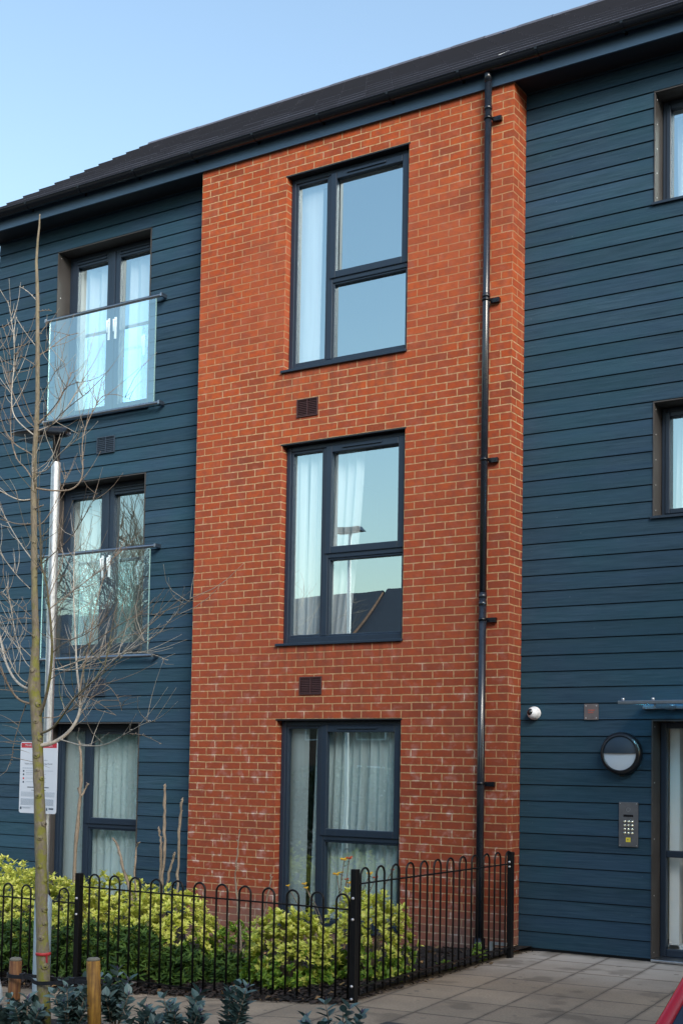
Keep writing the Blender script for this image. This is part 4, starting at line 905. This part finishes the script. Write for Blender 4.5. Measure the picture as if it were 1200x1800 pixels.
# ------------------------------------------------------------------ plants
def leaf_geo(nseg=3, width=.36, fold=.12, droop=.12):
    """unit leaf along +X, faces as (verts, faces)"""
    v = [(0,0,0)]; f = []
    for i in range(1, nseg+1):
        t_ = i/(nseg+1); wv = width*math.sin(math.pi*t_**.8)*.9; z = -droop*t_**2
        v += [(t_, wv, z+fold*wv*2), (t_, 0, z), (t_, -wv, z+fold*wv*2)]
    v.append((1, 0, -droop*1.2)); n = len(v)-1
    f += [(0,2,1),(0,3,2)]
    for i in range(nseg-1):
        a = 1+3*i; f += [(a,a+1,a+4,a+3),(a+1,a+2,a+5,a+4)]
    a = 1+3*(nseg-1); f += [(a,a+1,n),(a+1,a+2,n)]
    return np.array(v, float), f
LG = leaf_geo(2, .26); LGN = leaf_geo(2, .13, .1, .25); LGR = leaf_geo(4, .36, .15, .05)
def leaves_mesh(name, items, geo, m, parent):
    """items: list of (pos, dir, up, length)"""
    V, Fc = geo; nv = len(V); N = len(items)
    pos = np.array([i[0] for i in items], float); dx = np.array([i[1] for i in items], float); up = np.array([i[2] for i in items], float); ln_ = np.array([i[3] for i in items], float)
    dx /= np.linalg.norm(dx, axis=1, keepdims=True)+1e-9; dy = np.cross(up, dx); dy /= np.linalg.norm(dy, axis=1, keepdims=True)+1e-9; dz = np.cross(dx, dy)
    P = pos[:,None,:] + ln_[:,None,None]*(V[None,:,0,None]*dx[:,None,:] + V[None,:,1,None]*dy[:,None,:] + V[None,:,2,None]*dz[:,None,:])
    P = P.reshape(-1, 3); fs = []
    for k in range(N): b = k*nv; fs += [tuple(b+i for i in f) for f in Fc]
    me = bpy.data.meshes.new(name); me.from_pydata(P.tolist(), [], fs); me.materials.append(m); me.update()
    o = bpy.data.objects.new(name, me); COL.objects.link(o); o.parent = parent; return o
def rv(r): return Vector((r.gauss(0,1), r.gauss(0,1), r.gauss(0,1))).normalized()
def blob_points(r, n, rx, ry_, h, lo=.62, zmin=-.15):
    out = []
    while len(out) < n:
        d = rv(r)
        if d.z < zmin: continue
        k = 1 + .30*mn.noise(d*2.1+Vector((rx*9,ry_*31,h*17))) + .26*mn.noise(d*5+Vector((rx*31,0,h*7)))
        s = r.uniform(lo, 1)**.6*k; z_ = d.z*h*s
        if z_ > 0: z_ = h*(z_/h)**.8
        else: z_ *= .25
        out.append((Vector((d.x*rx*s, d.y*ry_*s, z_)), d))
    return out
def whorl(r, p, d, n, L, items, spread=1.0):
    a0 = r.uniform(0, 6.28); t1 = d.orthogonal().normalized(); t2 = d.cross(t1)
    for i in range(n):
        a = a0 + i*2.4; el = r.uniform(.15, .9)*spread; s = math.cos(a)*t1 + math.sin(a)*t2
        dr = (s*math.sin(el+.35) + d*math.cos(el+.35)).normalized(); l = L*r.uniform(.6, 1.15)
        items.append((p + d*(-.02*i/n), dr, (d + rv(r)*.3).normalized(), l))
def shrub(name, loc, rx, ry_, h, n, label, cat='shrub', group=None, geo=None, mt='choisya', mt2='choisyag', L=.05, wn=8, seed=0, stem=True):
    r = random.Random(seed); t = empty(name, loc); tag(t, label, cat, group); A = []; Bq = []
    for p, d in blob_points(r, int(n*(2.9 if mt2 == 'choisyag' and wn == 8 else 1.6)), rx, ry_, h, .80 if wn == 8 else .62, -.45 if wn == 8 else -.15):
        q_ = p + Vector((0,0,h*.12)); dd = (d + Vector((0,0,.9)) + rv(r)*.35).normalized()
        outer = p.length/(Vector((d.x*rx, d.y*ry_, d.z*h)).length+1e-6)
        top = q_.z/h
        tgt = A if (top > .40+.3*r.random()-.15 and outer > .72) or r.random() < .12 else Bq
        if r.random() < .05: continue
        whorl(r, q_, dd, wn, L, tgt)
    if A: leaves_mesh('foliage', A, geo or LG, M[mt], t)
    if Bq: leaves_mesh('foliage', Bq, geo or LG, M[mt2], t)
    if stem:
        mb = MB()
        for i in range(14):
            d = rv(r); e = Vector((d.x*rx*.8, d.y*ry_*.8, h*r.uniform(.5,.95))); mb.tube(chaikin([Vector((0,0,-.03)), Vector((e.x*.35, e.y*.35, e.z*.55)), e], 1), [.008,.007,.006,.004,.003,.002][:4] , 5) if False else mb.tube([Vector((0,0,-.03)), Vector((e.x*.35, e.y*.35, e.z*.55)), e], [.008,.006,.002], 5)
        mb.build('stems', M['twig'], t)
    return t
ls = 'bushy shrub'
GC = 'yellow leaved shrubs inside the railing'
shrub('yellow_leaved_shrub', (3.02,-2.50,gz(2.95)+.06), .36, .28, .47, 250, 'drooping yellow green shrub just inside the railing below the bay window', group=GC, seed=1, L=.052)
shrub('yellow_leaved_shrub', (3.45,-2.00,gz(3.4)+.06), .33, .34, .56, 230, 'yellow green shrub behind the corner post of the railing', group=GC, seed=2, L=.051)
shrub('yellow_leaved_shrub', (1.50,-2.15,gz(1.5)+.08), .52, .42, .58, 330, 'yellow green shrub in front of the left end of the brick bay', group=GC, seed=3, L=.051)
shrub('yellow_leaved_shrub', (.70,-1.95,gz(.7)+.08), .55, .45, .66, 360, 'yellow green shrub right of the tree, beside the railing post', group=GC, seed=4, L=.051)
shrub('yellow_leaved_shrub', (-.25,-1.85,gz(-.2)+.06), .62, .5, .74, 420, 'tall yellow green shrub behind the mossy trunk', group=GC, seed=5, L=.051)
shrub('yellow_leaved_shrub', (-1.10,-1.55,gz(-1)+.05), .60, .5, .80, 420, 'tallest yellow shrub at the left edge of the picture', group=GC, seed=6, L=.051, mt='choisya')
shrub('yellow_leaved_shrub', (2.02,-1.85,gz(2)+.03), .24, .26, .36, 90, 'small bright green shrub between the bare canes and the drooping shrub', group=GC, seed=7, L=.038, mt='choisyag')
GD = 'dark green ground plants behind the railing'
for i, (x, y, rx, h, lab) in enumerate(((.25,-2.55,.35,.42,'dark green leafy plant behind the railing left of the tree'), (1.02,-2.62,.36,.42,'dark green narrow leaved plant behind the left railing post'),
        (1.60,-2.68,.34,.40,'dark green narrow leaved plant low behind the railing right of its left post'), (2.06,-2.60,.24,.24,'dark green plant at the foot of the bare canes'), (2.45,-2.5,.18,.16,'low dark green plant left of the drooping yellow shrub'),
        (-.35,-2.5,.35,.40,'dark green leafy plant behind the railing at the left edge'))):
    shrub('dark_green_plant', (x, y, bedz(x,y)), rx, rx*.8, h, 150, lab, 'plant', GD, LGN, 'dgreen', 'dgreen', .085, 7, 20+i, stem=False)
shrub('weed', (3.74,-.62,.0), .07,.06,.13, 26, 'small bright green weed at the foot of the downpipe', 'weed', None, LG, 'choisyag', 'choisyag', .03, 5, 40, stem=False)
shrub('weed', (3.70,-1.15,.0), .09,.12,.05, 26, 'low weed along the edge of the bed near the right end of the railing', 'weed', None, LG, 'choisyag', 'dgreen', .022, 5, 41, stem=False)

# blue green shrubs of the front bed, upright shoots with leaf whorls
def front_shrub(x, y, spread, h, n, label, seed):
    r = random.Random(seed); t = empty('blue_green_shrub', (x, y, gz(x))); tag(t, label, 'shrub', 'blue green shrubs in the front bed'); A = []; T = []; mb = MB()
    for i in range(n):
        a = r.uniform(0, 6.28); e = Vector((math.cos(a)*spread*r.random()**.6, math.sin(a)*spread*r.random()**.6, h*r.uniform(.55, 1.0)))
        m_ = Vector((e.x*.6, e.y*.6, e.z*.5)); P = chaikin([Vector((e.x*.15,e.y*.15,0)), m_, e], 1); mb.tube(P, [.004]*(len(P)-1)+[.002], 5)
        for k in range(9):
            s = .25+.75*k/8; p = P[0].lerp(m_, s*2) if s < .5 else m_.lerp(e, s*2-1); d = (e-m_).normalized(); aa = k*2.4+i
            t1 = d.orthogonal().normalized(); t2 = d.cross(t1); sd2 = math.cos(aa)*t1+math.sin(aa)*t2; el = .55 if k < 8 else .95
            for q_ in range(2): A.append((p, (sd2*(1 if q_ == 0 else -1)+d*el+rv(r)*.2).normalized(), (d+rv(r)*.2).normalized(), .078*r.uniform(.7,1.15)*(1-.25*(k > 8))))
        for q_ in range(4): T.append((e, (d+rv(r)*.35).normalized(), rv(r), .042*r.uniform(.7,1.1)))
    leaves_mesh('foliage', A, LGR, M['front'], t); leaves_mesh('young_shoots', T, LGN, M['frontr'], t); mb.build('stems', M['twig'], t)
def fs_at(u, v, y, spread, n, label, seed):
    p = at(u, v, y); front_shrub(p.x, y, spread, p.z-gz(p.x)+.02, n, label, seed)
fs_at(398,1738,-4.75,.13,9,'blue green shrub with upright shoots in front of the paving, left of centre',1)
fs_at(320,1757,-4.85,.16,11,'low blue green shrub between the right stake and the taller shoots',2)
fs_at(600,1762,-4.8,.13,8,'blue green shrub tip in front of the corner post',3)
fs_at(548,1795,-5.0,.12,6,'lowest blue green shrub tip near the bottom centre',4)
fs_at(205,1715,-4.45,.15,13,'bushy blue green shrub just right of the right stake',5)
fs_at(125,1735,-4.75,.16,13,'blue green shrub between the trunk and the right stake',6)
fs_at(48,1755,-4.85,.13,9,'blue green shrub between the left stake and the trunk',7)
fs_at(250,1780,-4.9,.14,9,'low blue green shrub at the bottom edge right of the stakes',8)
fs_at(4,1775,-4.8,.10,6,'blue green shrub at the bottom left corner',9)

# bare pruned canes behind the railing
def canes(u, v, y, sts, label, seed):
    p0 = at(u, v, y); r = random.Random(seed); z0 = bedz(min(3.8,p0.x), y); t = empty('pruned_shrub', (p0.x, y, z0)); tag(t, label, 'shrub', 'bare pruned shrubs behind the railing'); o_ = Vector((p0.x, y, z0))
    s_ = pxm(u, y)
    for px, w0, w1 in sts:
        P = [at(a, b, y+r.uniform(-.03,.03)) - o_ for a, b in px]; P = chaikin(P, 2); n_ = len(P)
        P = [q_ + Vector((r.uniform(-.006,.006), r.uniform(-.006,.006), 0)) for q_ in P]
        mb = MB(); mb.tube(P, [(w0+(w1-w0)*i/(n_-1))*.5*s_*(1+.25*r.uniform(-1,1)) for i in range(n_)], 8)
        for i in range(1, n_, 2): 
            e = P[i] + Vector((r.uniform(-1,1), r.uniform(-1,1), .6)).normalized()*.018; mb.tube([P[i], e], [.005,.003], 5)
        mb.build('cane', M['cane'], t)
canes(290,1640,-2.0,[([(284,1660),(283,1600),(283,1540),(284,1490),(281,1470),(278,1455)],7,3), ([(284,1560),(289,1500),(290,1440),(290,1400),(290,1380)],6,4), ([(288,1640),(292,1560),(300,1520),(306,1505),(307,1500)],5,3), ([(310,1640),(311,1560),(314,1500),(316,1440),(320,1405)],5.5,4)],'cluster of tall bare pruned canes against the boards beside the brick bay',1)
canes(240,1640,-2.1,[([(244,1640),(238,1600),(222,1545),(210,1500),(203,1480),(198,1475)],7,3), ([(248,1620),(238,1560),(236,1520),(240,1490),(244,1482)],4,2)],'leaning bare pruned canes in front of the ground floor window',2)
canes(130,1640,-1.95,[([(128,1650),(130,1560),(133,1480),(140,1400),(143,1370),(141,1330),(139,1305)],8,4), ([(143,1400),(150,1388),(155,1378)],4,2.5), ([(142,1395),(136,1386)],3,2)],'tall bare pruned cane beside the lamp post',3)
canes(432,1680,-2.3,[([(428,1700),(420,1620),(414,1560),(414,1520),(418,1490),(422,1460)],4,1.5), ([(460,1700),(462,1630),(468,1590),(474,1560),(476,1540)],3.5,2), ([(440,1700),(445,1640),(450,1620)],3,2), ([(470,1690),(475,1640),(482,1625)],3,2)],'thin pale pruned canes left of the drooping yellow shrub',4)
# sprawling flower plant
p0 = at(590,1640,-1.7); t = empty('flowering_plant', (p0.x, -1.7, 0)); tag(t, 'straggly plant with small yellow and red flowers before the bay window', 'flower'); o_ = Vector(t.location)
mb = MB(); r = random.Random(4); LF = []; FL = []
heads = [(605,1512,0,1),(614,1510,1,.9),(592,1538,0,1),(600,1535,0,.6),(609,1547,1,.6),(613,1553,0,.7),(650,1537,0,.8),(660,1544,1,.7),(506,1558,0,.5),(535,1555,0,.7),(538,1562,0,.6),(512,1622,0,.8),(690,1530,1,.5)]
for u, v, c, s in heads:
    e = at(u, v, -1.7+r.uniform(-.1,.1)) - o_; b = at(596+(u-596)*.35, 1660, -1.7) - o_; m_ = b.lerp(e,.55)+Vector((r.uniform(-.04,.04),0,.03)); P = chaikin([b,m_,e],2); mb.tube(P, [.0035]*(len(P)-1)+[.0015], 5)
    for i in range(2, len(P)-1):
        for _ in range(2): LF.append((P[i], rv(r), rv(r), .03*r.uniform(.5,1.2)))
    for k in range(9): 
        a = k*.7; FL.append((e, Vector((math.cos(a), math.sin(a)*.6-.3, .25*math.sin(a*2)+.2)), Vector((0,-.5,1)), .042*s, c))
mb.build('stems', M['twig'], t); leaves_mesh('foliage', LF, LGN, M['dgreen'], t)
leaves_mesh('flowers', [f[:4] for f in FL if f[4] == 0], LGR, M['petal'], t); leaves_mesh('flowers', [f[:4] for f in FL if f[4] == 1], LGR, M['petalr'], t)
# stones at the foot of the lamp post
for i, (u, v, s) in enumerate(((110,1712,.055),(122,1717,.05),(136,1716,.06),(148,1708,.05),(91,1714,.04),(235,1740,.035))):
    p = at(u, v, -2.86); mb = MB(); r = random.Random(i)
    mb.lathe([(.001,-.6),(.6,-.45),(1,0),(.75,.5),(.3,.75),(.001,.8)], 9); mb.v = [(x*s*(1+r.uniform(-.2,.2)), y*s*.8*(1+r.uniform(-.2,.2)), z*s*.7) for x,y,z in mb.v]
    o = mb.build('stone', M['stone'], None, loc=(p.x, -2.86, gz(p.x)+.05))
    tag(o, ['flat grey stone at the foot of the railing right of the tree','grey stone second from the trunk along the railing foot','largest grey stone at the foot of the left railing post','grey stone just left of the right stake top','small stone beside the trunk behind the tie','grey stone lying on the mulch right of the right stake'][i], 'stone', 'stones along the railing foot')
p = at(-14, 1690, -4.0)
mb = MB(); r = random.Random(2); mb.lathe([(.001,0),(.10,.0),(.13,.05),(.12,.14),(.09,.24),(.085,.32),(.05,.36),(.001,.35)], 16); mb.v = [(x*(1+.06*math.sin(z*30+x*20)), y, z) for x,y,z in mb.v]
tag(mb.build('garden_sack', M['sack'], None, loc=(at(-14,1690,-4.0).x-.06, -4.0, gz(p.x))), 'pale smooth sack just showing at the left edge of the picture', 'sack')
# inspection cover in the paving
mb = MB(); mb.box(-.22,.22,-.16,.16,0,.006); t = mb.build('drain_cover', mat('cover_iron', (.05,.05,.05), .6, bump=.5, bscale=90), None, loc=(at(790,1800,-3.0).x, -3.62, .004)); tag(t, 'dark flush drain cover in the paving at the bottom edge', 'drain cover')

# ------------------------------------------------------------------ red car, parked nose out
car = empty('parked_car', (8.52, -6.5, 0)); tag(car, 'red parked car of which only the windscreen pillar shows', 'car')
# sections along -Y (nose): y, half width, z sill, z belt
prof = [(-1.95,.55,.30,.56),(-1.88,.70,.22,.66),(-1.70,.79,.20,.76),(-1.2,.84,.20,.86),(-.75,.86,.20,.93),(0,.87,.20,.95),(1.0,.87,.20,.97),(1.55,.84,.22,.96),(1.78,.76,.26,.88),(1.86,.62,.34,.7)]
vs = []; n = 16
for y, hw, z0, z1 in prof:
    for k in range(n):
        a = 2*math.pi*(k+.5)/n; ca, sa = math.cos(a), math.sin(a); e = .38
        vs.append((hw*math.copysign(abs(ca)**e, ca), y, (z0+z1)/2 + (z1-z0)/2*math.copysign(abs(sa)**e, sa)))
mb = MB(); mb.add(vs, [(i*n+k, (i+1)*n+k, (i+1)*n+(k+1)%n, i*n+(k+1)%n) for i in range(len(prof)-1) for k in range(n)]+[tuple(range(n)), tuple(range(len(vs)-1,len(vs)-n-1,-1))], 0, True)
body = mb.build('body', M['carred'], car)
# pillar line through the two picture points
T0 = 3.52; d0 = ((1196-600)/F_PX)*RT - ((1736-PP_V)/F_PX)*UP + _f
pp = CAM + d0*T0 - Vector(car.location)         # a point on the pillar
side = -1; hb = .80
base = Vector((pp.x-.045, pp.y-.33, pp.z-.235)); topA = Vector((pp.x+.09, pp.y+.55, pp.z+.36))
bx, tx = abs(base.x), abs(topA.x)
roofz = topA.z
cab = [(-bx, base.y, base.z), (bx, base.y, base.z), (tx, topA.y, roofz), (-tx, topA.y, roofz), (-tx+.02, 1.25, roofz-.02), (tx-.02, 1.25, roofz-.02), (-bx, 1.75, .93), (bx, 1.75, .93)]
mb = MB(); mb.add(cab, [(0,1,2,3),(4,5,7,6),(0,3,4,6),(1,7,5,2)]); mb.build('glazing', M['carglass'], car)
mb = MB(); 
mb.add([(-tx-.01, topA.y-.03, roofz), (tx+.01, topA.y-.03, roofz), (tx-.02, topA.y+.2, roofz+.05), (-tx+.02, topA.y+.2, roofz+.05), (-tx+.04, 1.1, roofz+.04), (tx-.04, 1.1, roofz+.04), (-tx, 1.32, roofz-.03), (tx, 1.32, roofz-.03)], [(0,1,2,3),(3,2,5,4),(4,5,7,6)], 0, True)
mb.build('roof', M['carred'], car)
for s in (-1, 1):
    a = Vector((s*bx, base.y, base.z)); b = Vector((s*tx, topA.y, roofz))
    mb = MB(); mb.tube([a+Vector((0,-.12,-.09)), a, a.lerp(b,.3), a.lerp(b,.7), b, b+Vector((-s*.02,.2,.03)), Vector((s*(tx-.02),1.2,roofz)), Vector((s*bx,1.72,.93))], [.04,.024,.019,.019,.026,.032,.035,.05], 12); mb.build('pillar', M['carred'], car)
    mb = MB(); mb.tube([Vector((s*(tx-.0), .25, roofz-.01)), Vector((s*(bx+.0), .3, .95))], .03, 8); mb.build('door_pillar', M['lampb'], car)
    for y in (-1.25, 1.2):
        mb = MB(); mb.lathe([(.19,-.09),(.29,-.10),(.31,-.06),(.31,.06),(.29,.10),(.19,.09)], 24, 'X', (s*.80, y, .31)); wv = mb.build('wheel', M['tyre'], car)
        mb = MB(); mb.lathe([(.001,s*.06),(.08,s*.07),(.19,s*.09)], 16, 'X', (s*.80, y, .31)); mb.build('rim', M['rim'], wv)
    mb = MB(); mb.lathe([(.001,-.06),(.07,-.05),(.10,0)], 12, 'Y', (s*.60,-1.80,.62)); mb.build('headlight', M['carlamp'], car)
    mb = MB(); mb.box(min(s*.90,s*1.02), max(s*.90,s*1.02), base.y-.32, base.y-.24, .86, .97); mb.build('wing_mirror', M['carred'], car, bevel=.03)

# ------------------------------------------------------------------ what stands across the road, seen only in the glass, and an added unseen block that shades the facade
def house(x, y, w_, d_, eave, ridge, label):
    t = empty('terraced_house', (x, y, gz(x)-.06)); tag(t, label, 'house', 'houses across the road')
    mb = MB(); mb.box(-w_/2, w_/2, -d_/2, d_/2, 0, eave); mb.add([(-w_/2,-d_/2,eave),(-w_/2,d_/2,eave),(-w_/2,0,ridge-.05),(w_/2,-d_/2,eave),(w_/2,d_/2,eave),(w_/2,0,ridge-.05)], [(0,1,2),(3,5,4)]); mb.build('wall', M['hbrick'], t)
    mb = MB(); mb.add([(-w_/2-.05,d_/2+.3,eave-.15),(w_/2+.05,d_/2+.3,eave-.15),(w_/2+.05,0,ridge),(-w_/2-.05,0,ridge),(-w_/2-.05,-d_/2-.3,eave-.15),(w_/2+.05,-d_/2-.3,eave-.15)], [(0,1,2,3),(3,2,5,4)]); rf = mb.build('roof', M['hroof'], t)
    for a, b, c, e in ((-w_/2+.7,-w_/2+2.2,.9,2.2),(-w_/2+.7,-w_/2+2.2,3.4,4.6),(w_/2-1.9,w_/2-.8,3.4,4.6)):
        mb = MB(); mb.box(a, b, d_/2, d_/2+.05, c, e); f = mb.build('window', M['white'], t); mb = MB(); mb.box(a+.07, b-.07, d_/2+.05, d_/2+.06, c+.07, e-.07); mb.build('pane', M['hwin'], f)
    mb = MB(); mb.box(w_/2-1.9,w_/2-.9,d_/2,d_/2+.05,0,2.1); mb.build('door', M['frame'], t)
for i, x in enumerate((-46,-39.5,-33,-26.5,-20,-13.5,-7,-.5)): house(x, -44+(i%2)*.4, 6.4, 8, 7.7, 10.8+(i%3)*.15, ['first','second','third','fourth','fifth','sixth','seventh','eighth'][i]+' brick house from the far end of the terrace across the road')
t = empty('added_shade_block', (20, -16, -.06)); tag(t, 'unseen brick block added right of the car park to shade the lower floors', 'building')  # invented block out of view, placed to keep soft sun off the lower storeys
mb = MB(); mb.box(-6, 7, -9, 9, 0, 10.3); mb.build('wall', M['hbrick'], t)
mb = MB(); mb.box(-6.3, 7.3, -9.3, 9.3, 10.3, 10.6); mb.build('roof', M['hroof'], t)
for z in (1, 3.9, 6.8):
    for y in (-6.5,-2.5,1.5,5.5): mb = MB(); mb.box(-6.04,-6,y-.6,y+.6,z,z+1.5); mb.build('window', M['hwin'], t)
def big_tree(x, y, H, seed, label):
    r = random.Random(seed); t = empty('bare_tree', (x, y, gz(x)-.06)); tag(t, label, 'tree', 'bare trees across the road'); mb = MB(); tk = MB()
    tk.tube([(0,0,-.1),(.05,.03,H*.18),(0,.1,H*.35)], [.17,.14,.11], 8)
    def grow(p, d, L_, w_, lev):
        q_ = p + d*L_; m_ = p.lerp(q_,.5) + rv(r)*L_*.08; mb.tube([p, m_, q_], [w_, w_*.8, w_*.6], 5 if lev < 3 else 3, cap=False)
        if lev >= 6: return
        for i in range(3 if lev < 5 else 2):
            grow(p.lerp(q_, r.uniform(.55,1)), (d + rv(r)*.75 + Vector((0,0,.12))).normalized(), L_*r.uniform(.62,.8), w_*.58, lev+1)
    for i in range(5): grow(Vector((0,.05,H*(.22+.03*i))), (rv(r)*.8+Vector((0,0,1))).normalized(), H*.24, .08, 1)
    tr_ = tk.build('trunk', M['twig'], t); mb.build('crown', M['twig'], t)
for i, (x, y, H) in enumerate(((-13,-11.5,9.6),(-16.5,-14,11.0),(-11,-13.5,9.2),(-20,-13,10.5),(-15,-18,11.5))): big_tree(x, y, H, i, ['tall bare tree nearest the balcony doors','bare tree behind the nearest one','shortest bare tree','bare tree furthest along the car park','tallest bare tree at the back'][i]+' across the car park')
def hedge(x, y, rx, ry2, h, n, seed, label):
    r = random.Random(seed); t = empty('evergreen_shrub', (x, y, gz(x)-.06)); tag(t, label, 'shrub', 'evergreens across the car park'); I = []
    for p, d in blob_points(r, n, rx, ry2, h, .8):
        for _ in range(5): I.append((p+rv(r)*.18, rv(r), rv(r), .22*r.uniform(.6,1.2)))
    leaves_mesh('foliage', I, LG, M['hedge'], t)
for i, (x, y, rx, h) in enumerate(((-12,-12.6,2.6,3.6),(-16,-15.5,3,4.4),(-20,-14,3,4.2),(-8,-16,2.6,2.2),(-24,-16,3,4.5))): hedge(x, y, rx, 1.4, h, 900, i, ['evergreen shrub under the nearest bare tree','broad evergreen behind the nearest tree','evergreen beside the furthest bare tree','low evergreen nearest the far street lamp','evergreen at the far end of the row'][i]+' across the car park')
t = empty('far_lamp_post', (-4.6,-10.3,gz(-4.3)-.06)); tag(t, 'street lamp across the car park, reflected in the middle bay window', 'street lamp')
mb = MB(); mb.lathe([(.06,0),(.06,1),(.04,1.05),(.038,6.8)], 12); mb.build('shaft', M['galv'], t)
mb = MB(); mb.add([(x*.9, y*.9, 6.8+z) for x,y,z in [(-.35,-.14,.02),(.35,-.12,0),(.35,.12,0),(-.35,.14,.02),(-.3,-.10,.13),(.25,-.08,.10),(.25,.08,.10),(-.3,.10,.13)]], [(0,3,2,1),(4,5,6,7),(0,1,5,4),(1,2,6,5),(2,3,7,6),(3,0,4,7)]); mb.build('lantern', M['lampb'], t)

S.render.engine = 'CYCLES'; S.cycles.max_bounces = 8; S.cycles.transparent_max_bounces = 16
